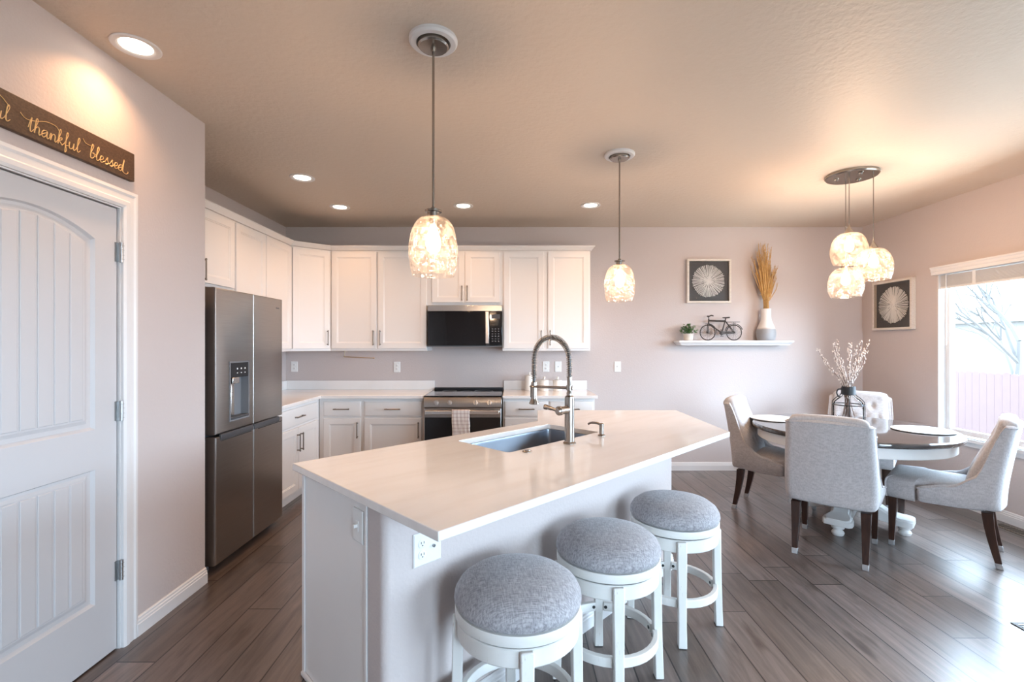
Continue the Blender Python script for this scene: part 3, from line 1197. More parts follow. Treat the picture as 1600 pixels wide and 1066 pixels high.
# ------------------------------------------------------------------ microwave
MX0, MX1 = -.886, -.112
t = thing('microwave', 'black and stainless over-the-range microwave under the short cabinet', 'microwave', (MX0, 4.955, 0))
MW = MX1 - MX0
MB().box(0, MW, .03, .400, 1.405, 1.832).build('body', 'dark_gray', t, bevel=.003)
b = MB()
b.box(0, MW, .0, .03, 1.768, 1.830)
b.build('vent_trim', 'steel_lt', t, bevel=.003)
md = MB().box(.0, .612, .0, .029, 1.412, 1.766).build('door', 'black_glass', t, bevel=.003)
b = MB()
b.box(.604, .640, -.038, -.014, 1.428, 1.764)
b.box(.612, .632, -.014, .0, 1.445, 1.465)
b.box(.612, .632, -.014, .0, 1.730, 1.750)
b.build('handle', 'steel_lt', md, bevel=.005)
cp = MB().box(.642, MW, .0, .029, 1.412, 1.766).build('control_panel', 'black_glass', t, bevel=.003)
b = MB()
for j in range(6):
    for i in range(3):
        x = .668 + i * .032
        z = 1.450 + j * .026
        b.box(x, x + .014, -.0010, 0, z, z + (.006 if j % 2 else .009))
b.build('keypad', 'mid_gray', cp)
MB().box(.664, .752, -.0010, 0, 1.690, 1.735).build('display', 'dark_gray', cp)
MB().box(.005, MW - .005, .010, .395, 1.397, 1.404).build('bottom_vent', 'mid_gray', t)
b = MB()
b.lathe([(.020, 0), (.020, .0015)], 24)
b.xf(Matrix.Translation((.375, 0, 1.797)) @ Matrix.Rotation(pi / 2, 4, 'X') @ Matrix.Diagonal((1.0, .35, 1, 1)))
b.build('emblem', 'steel_lt', t)

# paper towel arm under the cabinet
b = MB()
b.cyl((-1.79, 5.06, 1.352), (-1.79, 5.06, 1.290), .005, 10)
b.tube([(-1.80, 5.06, 1.290), (-1.79, 5.06, 1.289), (-1.475, 5.03, 1.276)], .0055, 10)
b.cyl((-1.475, 5.03, 1.276), (-1.462, 5.03, 1.275), .008, 10)
b.cyl((-1.79, 5.06, 1.351), (-1.79, 5.06, 1.345), .018, 14)
tag(b.build('paper_towel_holder', 'brass'), 'thin bronze paper towel arm hanging under the left wall cabinet', 'towel holder')

# canisters


def canister(x, y, r, h, label):
    t = thing('canister', label, 'canister', (x, y, CT1 + .0008), 0, 'cream canisters')
    MB().lathe([(0, 0), (r * .92, 0), (r, .008), (r, h * .93), (r * .97, h)], 28).build('jar', 'ceramic', t)
    b = MB()
    b.lathe([(r * 1.02, h + .001), (r * 1.02, h + .012), (r * .9, h + .018), (.012, h + .024), (.010, h + .032), (.016, h + .042), (.010, h + .052), (0, h + .054)], 28)
    b.build('lid', 'ceramic', t)


canister(.185, 5.22, .050, .150, 'tallest cream canister, leftmost of three behind the faucet')
canister(.345, 5.20, .050, .100, 'short cream canister in the middle of the three')
canister(.492, 5.20, .050, .100, 'short cream canister at the right of the three')

# ------------------------------------------------------------------ outlets and switches


def outlet(kind, loc, rz, label):
    w = .118 if kind == 'combo' else .074
    nm = {'duplex': 'outlet', 'switch': 'light_switch', 'combo': 'outlet', 'cable': 'outlet'}[kind]
    t = thing(nm, label, {'switch': 'switch'}.get(kind, 'outlet'), loc, rz)
    MB().nested([(-w / 2, w / 2, -.059, .059, -.001), (-w / 2, w / 2, -.059, .059, -.004), (-w / 2 + .004, w / 2 - .004, -.055, .055, -.007)]).build('cover_plate', 'plastic', t, angle=20)
    xs = [0.0]
    kinds = [kind]
    if kind == 'combo':
        xs = [-.024, .024]
        kinds = ['duplex', 'cable']
    for x, k in zip(xs, kinds):
        if k == 'duplex':
            for z in (-.020, .020):
                b = MB()
                b.lathe([(.0165, 0), (.0165, .003), (.0155, .0035)], 20)
                b.xf(Matrix.Translation((x, -.006, z)) @ Matrix.Rotation(pi / 2, 4, 'X'))
                r = b.build('receptacle', 'plastic', t)
                b = MB()
                for sx in (-.006, .006):
                    b.box(x + sx - .0011, x + sx + .0011, -.0102, -.0095, z + .000, z + .008)
                b.cyl((x, -.0102, z - .006), (x, -.0095, z - .006), .0025, 10)
                b.build('slot', 'slot', r)
        elif k == 'switch':
            r = MB().box(x - .008, x + .008, -.009, -.006, -.018, .018).build('toggle_plate', 'plastic', t)
            b = MB().box(-.004, .004, -.022, -.008, -.004, .008)
            b.xf(Matrix.Translation((x, 0, 0)))
            b.build('toggle', 'plastic', t, bevel=.001)
        else:
            MB().cyl((x, -.006, .0), (x, -.014, .0), .0055, 12).build('jack', 'hinge', t)
    return t


zo = 1.17
outlet('duplex', (-2.462, YB, zo), 0, 'white outlet on the back wall at the left corner, beside the refrigerator')
outlet('duplex', (-1.305, YB, zo - .005), 0, 'white outlet on the back wall left of the range')
outlet('duplex', (.376, YB, zo), 0, 'white outlet above the middle canister')
outlet('cable', (.513, YB, zo), 0, 'white plate with one centre dot above the right canister')
outlet('switch', (1.184, YB, zo), 0, 'white light switch on the bare wall right of the cabinets')

# ------------------------------------------------------------------ island
N0 = Vector((-.204, 1.302))
RI = pi / 4


def iw(u, v, z=0.0):
    return (N0.x + (u - v) * sqrt(.5), N0.y + (u + v) * sqrt(.5), z)


t = thing('kitchen_island', 'angled white kitchen island with textured drywall front', 'kitchen island', (N0.x, N0.y, 0), RI)
r = .028
pts = [(.04 + r - r * cos(a * pi / 12), .36 + r - r * sin(a * pi / 12)) for a in range(0, 7)]
pts += [(2.080, .36), (2.485, .765), (2.40, .85), (2.030, .467), (.04, .467)]
MB().prism(pts, 0, .883).build('knee_wall', 'wall', t, angle=20)
b = MB()
b.box(.040, .058, .4685, 1.035, .0, .883)
b.build('end_panel', 'cab', t, bevel=.001)
b = MB()
b.box(.033, .0395, 1.012, 1.037, .0, .883)
b.box(.034, .0395, .4685, .484, .0, .883)
b.build('corner_trim', 'cab', t, bevel=.002)
b = MB()
b.box(.024, .0395, .470, 1.030, .0, .018)
b.build('shoe_molding', 'white', t, bevel=.005)
b = MB()
b.box(.059, 1.60, 1.015, 1.035, .10, .883)
b.box(.059, 1.60, .945, .960, .0, .10)
b.build('cabinet_face', 'cab', t)
b = MB()
b.prism([(1.602, 1.020), (1.602, 1.035), (1.925, 1.318), (1.94, 1.305)], 0, .883)
b.prism([(1.942, 1.303), (1.93, 1.318), (2.485, .768), (2.402, .853)], 0, .883)
b.build('back_panel', 'cab', t)
BBI = MB().extr([(-y_ * -1, z_) for y_, z_ in BB], .075, 2.078)
BBI.xf(Matrix.Translation((0, .359, 0)))
BBI.build('baseboard', 'white', t, angle=25)

# counter with the sink cut-out
SU0, SU1, SV0, SV1 = .800, 1.542, .538, .925


def rrect(x0, x1, y0, y1, r, n=5):
    out = []
    for (cx, cy, a0) in ((x1 - r, y1 - r, 0), (x0 + r, y1 - r, pi / 2), (x0 + r, y0 + r, pi), (x1 - r, y0 + r, 3 * pi / 2)):
        for k in range(n + 1):
            a = a0 + pi / 2 * k / n
            out.append((cx + r * cos(a), cy + r * sin(a)))
    return out


outer = [(0, 0), (2.085, 0), (2.724, .645), (1.962, 1.403), (1.600, 1.075), (1.585, 1.060), (1.565, 1.055), (0, 1.055)]
hole = rrect(SU0, SU1, SV0, SV1, .018)
b = MB()
bm = b.bm
for z in (.8845, .914):
    ed = []
    for lp in (outer, hole):
        vs = [bm.verts.new((x, y, z)) for x, y in lp]
        ed += [bm.edges.new((vs[i], vs[(i + 1) % len(vs)])) for i in range(len(vs))]
    bmesh.ops.triangle_fill(bm, use_beauty=True, edges=ed)
for lp in (outer, hole):
    for i in range(len(lp)):
        a, c = lp[i], lp[(i + 1) % len(lp)]
        bm.faces.new([bm.verts.new(p) for p in ((*a, .8845), (*c, .8845), (*c, .914), (*a, .914))])
bmesh.ops.remove_doubles(bm, verts=bm.verts[:], dist=1e-5)
o = b.build('island_countertop', 'quartz', bevel=.0025)
o.location = (N0.x, N0.y, 0)
o.rotation_euler = (0, 0, RI)
tag(o, 'large pale quartz countertop on the angled kitchen island', 'countertop')

# undermount sink
t = thing('kitchen_sink', 'stainless undermount sink set in the island countertop', 'sink', iw(0, 0), RI)
b = MB()
L_ = []
for (ins, z) in ((-.018, .8835), (.002, .8835), (.004, .870), (.008, .70), (.03, .672), (.10, .668)):
    rr = max(.008, .022 - ins * .1 if ins < .03 else .05)
    L_.append([(x, y, z) for x, y in rrect(SU0 + ins, SU1 - ins, SV0 + ins, SV1 - ins, rr)])
b.loft(L_, cap0=False)
o = b.build('basin', 'steel_sink', t, angle=40)
sm = o.modifiers.new('solid', 'SOLIDIFY')
sm.thickness = .0015
sm.offset = -1
b = MB()
b.lathe([(.045, .0), (.045, .003), (.036, .003), (.030, -.001), (0, -.001)], 24, ((SU0 + SU1) / 2, (SV0 + SV1) / 2 + .05, .670))
b.build('drain', 'hinge', t)

# faucet (local +y reaches over the sink)
fx, fy, fz = iw(1.167, .463, .9145)
t = thing('kitchen_faucet', 'brushed nickel spring pull-down faucet standing on the island', 'faucet', (fx, fy, fz), RI)
b = MB()
b.lathe([(0, 0), (.033, 0), (.033, .004), (.029, .008), (.0255, .010), (.0245, .232), (.0235, .242), (.0150, .248), (.0150, .262), (.0125, .266), (.0125, .340), (.0115, .344), (0, .344)], 32)
b.build('body', 'nickel', t, angle=40)
arc = [(0, 0, .34), (0, 0, .38), (0, 0, .42)]
R_ = .124
for k in range(1, 19):
    a = pi * k / 18
    arc.append((0, R_ - R_ * cos(a), .425 + R_ * sin(a)))
arc += [(0, 2 * R_, .39), (0, 2 * R_, .34), (0, 2 * R_, .298)]
arc = catmull(arc, 6)
MB().tube(arc, .0085, 10).build('hose', 'dark_gray', t)
# helical spring around the hose
cum = [0]
for i in range(1, len(arc)):
    cum.append(cum[-1] + (arc[i] - arc[i - 1]).length)
tot = cum[-1]
turns, per = 62, 9
hp = []
j = 0
for q in range(turns * per + 1):
    s = tot * .965 * q / (turns * per)
    while j < len(cum) - 2 and cum[j + 1] < s:
        j += 1
    f = (s - cum[j]) / (cum[j + 1] - cum[j])
    p = arc[j].lerp(arc[j + 1], f)
    tg = (arc[j + 1] - arc[j]).normalized()
    s1 = Vector((1, 0, 0))
    s2 = tg.cross(s1)
    a = 2 * pi * q / per
    hp.append(p + (s1 * cos(a) + s2 * sin(a)) * .0150)
MB().tube(hp, .0020, 5).build('spring', 'nickel', t, angle=180)
b = MB()
b.lathe([(.0085, .306), (.0150, .302), (.0165, .292), (.0165, .215), (.0175, .208), (.0260, .190), (.0275, .183), (.0240, .180), (0, .181)], 24, (0, 2 * R_, 0))
sp = b.build('spray_head', 'nickel', t, angle=40)
MB().box(-.006, .006, 2 * R_ + .017, 2 * R_ + .024, .215, .285).build('trigger', 'dark_gray', sp, bevel=.003)
b = MB()
b.tube([(0, 0, .286), (0, 2 * R_ - .018, .278)], .0075, 12)
b.tube([(.019 * cos(2 * pi * k / 16), 2 * R_ + .019 * sin(2 * pi * k / 16), .278) for k in range(16)], .006, 8, closed=True)
b.lathe([(.0165, .274), (.0165, .300)], 20)
b.cyl((0, -.012, .286), (0, -.024, .286), .008, 12)
b.build('support_arm', 'nickel', t)
b = MB()
zc = .176
b.cyl((-.018, 0, zc), (-.075, 0, zc), .0195, 20)
b.cyl((-.075, 0, zc), (-.088, 0, zc), .024, 20)
b.cyl((-.088, 0, zc), (-.100, 0, zc), .019, 20, .014)
hd = b.build('valve', 'nickel', t, angle=40)
b = MB()
b.tube(catmull([(-.084, .010, zc), (-.088, .036, zc + .006), (-.092, .070, zc + .012), (-.094, .090, zc + .013)], 5), [.0085] * 7 + [.0105] * 4 + [.0135] * 4 + [.009], 12)
b.build('lever', 'nickel', hd, angle=60)
# soap dispenser
sx, sy, sz = iw(1.456, .463, .9145)
t = thing('soap_dispenser', 'small nickel soap pump on the island right of the faucet', 'soap dispenser', (sx, sy, sz), RI)
MB().lathe([(0, 0), (.021, 0), (.021, .004), (.017, .007), (.0125, .009), (.0125, .050), (.014, .052), (.014, .066), (.011, .070), (0, .071)], 24).build('body', 'nickel', t)
MB().tube(catmull([(0, .008, .062), (-.0, .035, .066), (-.0, .070, .064), (0, .092, .054)], 5), [.007] * 10 + [.006] * 6, 10, flat=.8).build('spout', 'nickel', t)
bx, by, bz = iw(.875, .488, .9145)
tag(MB().lathe([(0, 0), (.024, 0), (.024, .003), (.019, .006), (.014, .006), (.013, .009), (0, .010)], 28, (bx, by, bz)).build('air_switch_button', 'nickel'),
    'small round nickel button on the island in front of the sink', 'button')

outlet('switch', iw(.0395, .530, .777), RI - pi / 2, 'white light switch on the island end panel')
outlet('combo', iw(.212, .360, .700), RI, 'wide white outlet plate under the near corner of the island countertop')

# ------------------------------------------------------------------ stools


def make_stool(label):
    t = thing('bar_stool', label, 'stool', (0, 0, 0), 0, 'bar stools at the island')
    MB().lathe([(0, .540), (.198, .540), (.214, .546), (.2205, .560), (.218, .578), (.206, .600), (.178, .621), (.13, .634), (.07, .640), (0, .6415)], 56).build('cushion', 'stool_fab', t, angle=180)
    MB().lathe([(.19, .506), (.2165, .506), (.2175, .510), (.2175, .536), (.2155, .540), (.19, .540)], 56, cap0=False, cap1=False).build('seat_ring', 'stool_wood', t)
    MB().lathe([(.165, .497), (.207, .497), (.211, .493), (.211, .442), (.207, .437), (.165, .437)], 56, cap0=False, cap1=False).build('apron', 'stool_wood', t)
    MB().lathe([(0, .4975), (.163, .4975), (.163, .5005), (.205, .5005), (.205, .5055), (.163, .5055), (.163, .539), (0, .539)], 48).build('swivel_plate_shadow_line', 'black', t)  # swivel plate; its black outer rim paints the shadow line under the seat ring
    fr = MB()
    for k in range(4):
        # arc from leg to leg
        a0, a1 = k * pi / 2 + .10, (k + 1) * pi / 2 - .10
        lp = []
        for q in range(9):
            a = a0 + (a1 - a0) * q / 8
            lp.append([(R * cos(a), R * sin(a), z) for R, z in ((.186, .178), (.209, .178), (.209, .216), (.186, .216))])
        fr.loft(lp)
    ft = fr.build('footrest', 'stool_wood', t, bevel=.003)
    for k in range(4):
        a = k * pi / 2
        ca, sa = cos(a), sin(a)
        b = MB()
        lp = []
        for z, r_, w, d_ in ((.002, .219, .020, .018), (.10, .216, .0185, .017), (.25, .211, .0195, .018), (.40, .2085, .021, .0185), (.488, .2075, .0215, .0185), (.494, .2075, .0205, .0165)):
            lp.append([(x_ * ca - y_ * sa, x_ * sa + y_ * ca, z) for x_, y_ in ((r_ - d_, -w), (r_ + d_, -w), (r_ + d_, w), (r_ - d_, w))])
        b.loft(lp)
        lg = b.build('leg', 'stool_wood', t, bevel=.004)
        b = MB()
        b.loft([[(x_ * ca - y_ * sa, x_ * sa + y_ * ca, z) for x_, y_ in ((.200, -.017), (.236, -.017), (.236, .017), (.200, .017))] for z in (0, .003)])
        b.build('foot_pad', 'rubber', lg)
        for s in (-1, 1):
            aa = a + s * .15
            c0 = Vector((.1865 * cos(aa), .1865 * sin(aa), .198))
            c1 = Vector((.1835 * cos(aa), .1835 * sin(aa), .198))
            MB().cyl(c0, c1, .0075, 12).build('screw', 'rubber', ft)
    return t


st = make_stool('nearest round bar stool, cut off by the bottom edge of the photo')
st.location = (.018, 1.655, 0)
st.rotation_euler = (0, 0, radians(7))
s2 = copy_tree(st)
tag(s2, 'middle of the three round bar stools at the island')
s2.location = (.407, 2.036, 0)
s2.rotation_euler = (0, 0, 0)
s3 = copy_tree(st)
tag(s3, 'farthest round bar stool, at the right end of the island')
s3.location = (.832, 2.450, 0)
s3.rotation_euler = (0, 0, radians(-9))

# ------------------------------------------------------------------ dining table
TX, TY, TZ, TR = 2.725, 3.855, .760, .700
t = thing('dining_table', 'round dining table with dark glossy top and white pedestal base', 'table', (TX, TY, 0))
MB().lathe([(0, TZ - .038), (TR - .012, TZ - .038), (TR - .003, TZ - .030), (TR, TZ - .019), (TR - .003, TZ - .008), (TR - .012, TZ), (0, TZ)], 96).build('tabletop', 'table_top', t)
MB().lathe([(TR - .075, TZ - .039), (TR - .045, TZ - .039), (TR - .045, TZ - .115), (TR - .050, TZ - .120), (TR - .075, TZ - .120)], 96, cap0=False, cap1=False).build('apron', 'table_white', t)
b = MB()
b.lathe([(0, .17), (.15, .17), (.155, .19), (.10, .23), (.075, .28), (.085, .34), (.11, .42), (.10, .50), (.07, .56), (.075, .60), (.12, .64), (.20, .68), (.20, .720), (0, .720)], 40)
b.build('pedestal', 'table_white', t, angle=30).location = (-.04, -.05, 0)
for k in range(4):
    a = pi / 4 + k * pi / 2
    b = MB()
    lp = []
    for x, w, z0, z1 in ((.06, .070, .120, .250), (.15, .070, .105, .225), (.22, .066, .085, .180), (.27, .066, .078, .150), (.30, .085, .078, .138), (.33, .095, .078, .132), (.38, .095, .078, .130), (.405, .080, .078, .128), (.412, .060, .080, .126)):
        lp.append([(x, -w, z0), (x, w, z0), (x, w, z1 - .014), (x, w - .014, z1 - .012), (x, w - .018, z1), (x, -w + .018, z1), (x, -w + .014, z1 - .012), (x, -w, z1 - .014)])
    b.loft(lp)
    b.xf(Matrix.Rotation(a, 4, 'Z'))
    ft = b.build('leg', 'table_white', t, bevel=.004)
    ft.location = (-.04, -.05, 0)
    b = MB()
    b.lathe([(0, 0), (.034, 0), (.040, .010), (.042, .020), (.036, .032), (.028, .038), (.028, .046), (.040, .050), (.044, .060), (.040, .070), (.030, .0775), (0, .0775)], 24, (.355 * cos(a), .355 * sin(a), .0))
    b.build('bun_foot', 'table_white', ft)


def placemat(x, y, label):
    tag(MB().lathe([(0, 0), (.180, 0), (.195, .004), (.195, .008), (.185, .010), (.120, .009), (0, .009)], 56, (x, y, TZ + .001)).build('placemat', 'placemat'), label, 'placemat', 'round placemats')


placemat(TX + .43, TY - .20, 'round white placemat on the window side of the dining table')
placemat(TX - .40, TY + .36, 'round white placemat before the chair nearest the island')
placemat(TX - .30, TY - .38, 'round white placemat mostly hidden behind the nearest chair back')

# glass bottle with wire cage and willow branches
t = thing('glass_bottle', 'clear glass jug vase in a black wire cage on the dining table', 'vase', (2.735, 3.87, TZ + .001))
MB().lathe([(0, .004), (.098, .004), (.104, .014), (.104, .165), (.098, .190), (.075, .218), (.045, .238), (.040, .250), (.040, .262)], 40, cap1=False).build('bottle', 'bottle', t, angle=60)
b = MB()
b.lathe([(.0415, .252), (.050, .254), (.050, .318), (.046, .322), (.0415, .318)], 28, cap0=False, cap1=False)
b.build('collar', 'black', t)
b = MB()
for z in (.0045, .172):
    b.tube([(.1095 * cos(2 * pi * k / 32), .1095 * sin(2 * pi * k / 32), z) for k in range(32)], .0042, 6, closed=True)
for k in range(4):
    a = pi / 4 + k * pi / 2 + .25
    pts_ = [(.1095, .0045), (.1095, .172), (.104, .200), (.080, .228), (.053, .250), (.051, .262)]
    b.tube(catmull([(r_ * cos(a), r_ * sin(a), z) for r_, z in pts_], 4), .0032, 6)
b.build('wire_cage', 'black', t)
MB().tube(catmull([(-.050, 0, .300), (-.082, 0, .296), (-.094, 0, .268), (-.080, 0, .238), (-.066, 0, .237)], 5), .0052, 8).build('handle', 'black', t)

wt = [(-.235, .02, .615), (-.13, -.02, .665), (-.06, .04, .685), (-.10, .03, .60), (-.02, -.03, .62), (.035, .03, .655), (.085, -.03, .690), (.05, .04, .60), (.165, .0, .685), (.150, .03, .62), (.115, -.05, .60), (-.04, .06, .57), (-.085, -.05, .54), (.02, -.06, .64), (.13, .05, .55), (.065, .06, .66), (-.15, .05, .53)]
rnd = random.Random(5)
for k, (dx, dy, h_) in enumerate(wt):
    tw = thing('willow_branch', 'brown willow twig with white catkins standing in the glass jug', 'branch', (2.735, 3.87, TZ + .001), 0, 'willow twigs in the glass jug')
    bx_, by_ = rnd.uniform(-.05, .05), rnd.uniform(-.05, .05)
    nx, ny = dx * .12 + rnd.uniform(-.008, .008), dy * .2 + rnd.uniform(-.015, .015)
    pth = catmull([(bx_, by_, .012), (nx, ny, .27), (dx * .35, dy * .4, .40), (dx * .72, dy * .8, .53 * h_ / .65), (dx, dy, h_)], 6)
    MB().tube(pth, [.0030 - .0018 * i / len(pth) for i in range(len(pth))], 6).build('stem', 'twig', tw)
    b = MB()
    for q in range(5, len(pth)):
        for _ in range(2 if pth[q].z > .3 else 1):
            a = rnd.uniform(0, 6.28)
            p = pth[q] + Vector((cos(a) * .007, sin(a) * .007, rnd.uniform(-.014, .014)))
            if p.z < .02:
                continue
            b.lathe([(0, -.007), (.0032, -.003), (.0037, .002), (.0024, .006), (0, .008)], 6, p)
    b.build('catkin', 'catkin', tw, angle=180)

# ------------------------------------------------------------------ chairs


def smooth(a, b_, x):
    t_ = min(1, max(0, (x - a) / (b_ - a)))
    return t_ * t_ * (3 - 2 * t_)


def make_chair(label):
    t = thing('dining_chair', label, 'chair', (0, 0, 0), 0, 'tufted chairs around the dining table')
    # plan path of the outer shell, from right front round the back to left front
    HW, XB, RC, XF = .262, -.300, .060, .110

    def rk(z):
        return -.190 * max(0, z - .42) ** 1.3

    def pin(z):                                    # plan taper towards the top and under the seat
        return 1 - .065 * smooth(.50, .95, z) - .060 * smooth(.43, .340, z)

    raw = []
    ss = [1 - (1 - k / 17) ** 1.6 for k in range(18)]
    for q_ in ss:
        raw.append((XF - (XF - (XB + RC)) * q_, -HW))
    for k in range(1, 8):
        a = pi / 2 * k / 8
        raw.append((XB + RC - RC * sin(a), -HW + RC - RC * cos(a)))
    nb = 14
    for k in range(nb + 1):
        y = -HW + RC + (2 * HW - 2 * RC) * k / nb
        raw.append((XB - .022 * (1 - (y / (HW - RC)) ** 2), y))
    for k in range(7, 0, -1):
        a = pi / 2 * k / 8
        raw.append((XB + RC - RC * sin(a), HW - RC + RC * cos(a)))
    for q_ in reversed(ss):
        raw.append((XF - (XF - (XB + RC)) * q_, HW))
    ZB, m = .345, len(raw)
    loops = []
    for i, (x, y) in enumerate(raw):
        tg = (Vector(raw[min(m - 1, i + 1)]) - Vector(raw[max(0, i - 1)])).normalized()
        inn = Vector((tg.y, -tg.x))
        if inn.dot(Vector((-.05, 0)) - Vector((x, y))) < 0:
            inn = -inn
        if x > XB + RC + 1e-6:
            H = .462 + .035 * smooth(XF, -.06, x) + .085 * smooth(-.06, -.19, x) + .335 * smooth(-.165, XB + RC, x) ** 1.3
        else:
            H = .917 + .014 * (1 - (abs(y) / HW) ** 2)
        wb = 1 - smooth(XB + RC, XB + RC + .16, x)
        sp_ = 1 + .085 * smooth(-.24, .11, x)
        lp = []
        for k in range(10):
            z = ZB + (H - .016 - ZB) * k / 9
            lp.append((x + wb * rk(z), y * sp_ * pin(z), z))
        for a in (.2, .5, .8):
            q = Vector((x, y)) + inn * .042 * (.5 - .5 * cos(pi * a))
            z = H - .016 + .018 * sin(pi * a)
            lp.append((q.x + wb * rk(z), q.y * sp_ * pin(z), z))
        for k in range(7):
            z = H - .016 + (.420 - H + .016) * k / 6
            q = Vector((x, y)) + inn * .042
            lp.append((q.x + wb * rk(z), q.y * sp_ * pin(z), z))
        loops.append(lp)
    b = MB()
    b.loft(loops)
    bk = b.build('backrest', 'chair_fab', t, angle=180, subsurf=1)
    b = MB()
    b.tube([Vector(l_[9]) + Vector((0, 0, .002)) for l_ in loops], .0038, 6)
    b.build('piping', 'chair_fab', bk)
    # tufted cushion filling the inside of the back and rolling over its top
    WC = .238
    btn = [(uu * .105, .600 + vv * .115, vv) for vv in range(3) for uu in ((-1.5, -.5, .5, 1.5) if vv % 2 else (-1, 0, 1))]
    btn = [q_ for q_ in btn if abs(q_[0]) < .17]

    def front(y, z):
        th = .185 - .088 * smooth(.48, .93, z)
        # pleats run between neighbouring buttons; the padding swells between them
        uu, vv = y / .105, (z - .600) / .115
        inside = (1 - smooth(.150, .205, abs(y))) * smooth(.50, .57, z) * (1 - smooth(.875, .915, z))
        d_ = 0.0
        for by, bz, _ in btn:
            d_ += math.exp(-((y - by) ** 2 + (z - bz) ** 2) / .00045)
        e_ = (max(0, 1 - (abs(y) / WC) ** 10)) ** .5
        pleat = (1 - min(1, 2.2 * abs(math.sin(pi * (uu + vv) / 2)))) ** 2 + (1 - min(1, 2.2 * abs(math.sin(pi * (uu - vv) / 2)))) ** 2
        x = XB + .040 + (th - .040) * (.45 + .55 * e_) - inside * (.007 * min(1, pleat) + .020 * min(1, d_))
        return x

    loops = []
    NY = 46
    for k in range(NY + 1):
        y = -WC + 2 * WC * k / NY
        e_ = (max(0, 1 - (abs(y) / WC) ** 10)) ** .5
        top = .928 + .026 * e_ + .010 * (1 - (y / WC) ** 2)
        lp = [(XB + .030 + rk(.45), y, .44)]
        for q in range(27):
            z = .44 + (top - .030 - .44) * q / 26
            lp.append((front(y, z) + rk(z), y * pin(z), z))
        zt = top - .030
        xf, xr = front(y, zt) + rk(zt), XB + .004 + rk(zt)
        for a in (.25, .5, .75, 1.0):
            lp.append((xf + (xr - xf) * (.5 - .5 * cos(pi * a)), y * pin(zt), zt + .030 * sin(pi * a) * (.4 + .6 * e_)))
        lp.append((XB + .020 + rk(.88), y * pin(.88), .885))
        loops.append(lp)
    b = MB()
    b.loft(loops)
    cu = b.build('back_cushion', 'chair_fab', t, angle=180)
    for by, bz, _ in btn:
        MB().sphere((front(by, bz) + rk(bz) + .002, by * pin(bz), bz), .0075, 6).build('tuft_button', 'chair_fab', cu)
    # seat
    base = [(.288, -.215), (.275, -.240), (.245, -.250), (.122, -.266), (.112, -.225), (-.13, -.208), (-.23, -.16), (-.23, .16), (-.13, .208), (.112, .225), (.122, .266), (.245, .250), (.275, .240), (.288, .215)]
    base = [tuple(v_)[:2] for v_ in catmull([(x_, y_, 0) for x_, y_ in base], 3, closed=True)]
    lp = []
    cxs = .04
    for s_, z in ((.97, .346), (.99, .352), (1.0, .375), (1.0, .450), (.985, .470), (.94, .484), (.84, .494), (.6, .503), (.3, .507)):
        lp.append([(cxs + (x_ - cxs) * s_, y_ * s_, z) for x_, y_ in base])
    b = MB()
    b.loft(lp)
    b.build('seat', 'chair_fab', t, angle=60)
    # legs
    for s in (-1, 1):
        b = MB()
        l2 = []
        for z, w in ((.032, .0155), (.346, .025)):
            cx_ = .250 if z < .1 else .242
            l2.append([(cx_ + a_ * w, s * .215 + c_ * w, z) for a_, c_ in ((-1, -1), (1, -1), (1, 1), (-1, 1))])
        b.loft(l2)
        lg = b.build('leg', 'chair_leg', t, bevel=.002)
        b = MB()
        b.loft([[(.2505 + a_ * w, s * .215 + c_ * w, z) for a_, c_ in ((-1, -1), (1, -1), (1, 1), (-1, 1))] for z, w in ((0, .0165), (.036, .0175))])
        b.build('leg_cap', 'cap', lg, bevel=.002)
    for s in (-1, 1):
        b = MB()
        l2 = []
        for z, cx_, w in ((.032, -.283, .0165), (.10, -.268, .019), (.18, -.252, .022), (.26, -.240, .025), (.346, -.232, .0285)):
            l2.append([(cx_ + a_ * w, s * .195 + c_ * w, z) for a_, c_ in ((-1, -1), (1, -1), (1, 1), (-1, 1))])
        b.loft(l2)
        lg = b.build('leg', 'chair_leg', t, bevel=.002, angle=50)
        b = MB()
        b.loft([[(cx_ + a_ * w, s * .195 + c_ * w, z) for a_, c_ in ((-1, -1), (1, -1), (1, 1), (-1, 1))] for z, cx_, w in ((0, -.289, .0170), (.036, -.282, .0185))])
        b.build('leg_cap', 'cap', lg, bevel=.002)
    return t


ch = make_chair('tufted grey chair seen from behind, in front of the dining table')
ch.location = (2.265, 3.345, 0)
ch.rotation_euler = (0, 0, radians(50))
for (x, y, a, lab) in ((2.272, 4.095, -40, 'tufted grey chair nearest the island, turned toward the table'),
                       (3.028, 3.352, 134, 'tufted grey chair pulled out beside the window, seen from its side'),
                       (3.225, 4.430, -128, 'tufted grey chair behind the glass jug, facing the viewer')):
    c_ = copy_tree(ch)
    tag(c_, lab)
    c_.location = (x, y, 0)
    c_.rotation_euler = (0, 0, radians(a))

# ------------------------------------------------------------------ shelf and things on it
SHZ = 1.462
b = MB()
sx0, sx1 = 1.815, 3.065
prof = [(0, 0), (.190, 0), (.190, -.020), (.184, -.026), (.160, -.050), (0, -.050)]
lp = []
for (yy, zz) in prof:
    pass
outl = lambda ins, z: [(sx0 + ins, YB - .001, z), (sx0 + ins, YB - .190 + ins, z), (sx1 - ins, YB - .190 + ins, z), (sx1 - ins, YB - .001, z)]
b.loft([outl(.03, SHZ - .050), outl(.028, SHZ - .044), outl(.006, SHZ - .022), outl(0, SHZ - .018), outl(0, SHZ)])
tag(b.build('floating_shelf', 'shelf', angle=20), 'white floating shelf on the wall above the dining area', 'shelf')
ZS = SHZ + .001
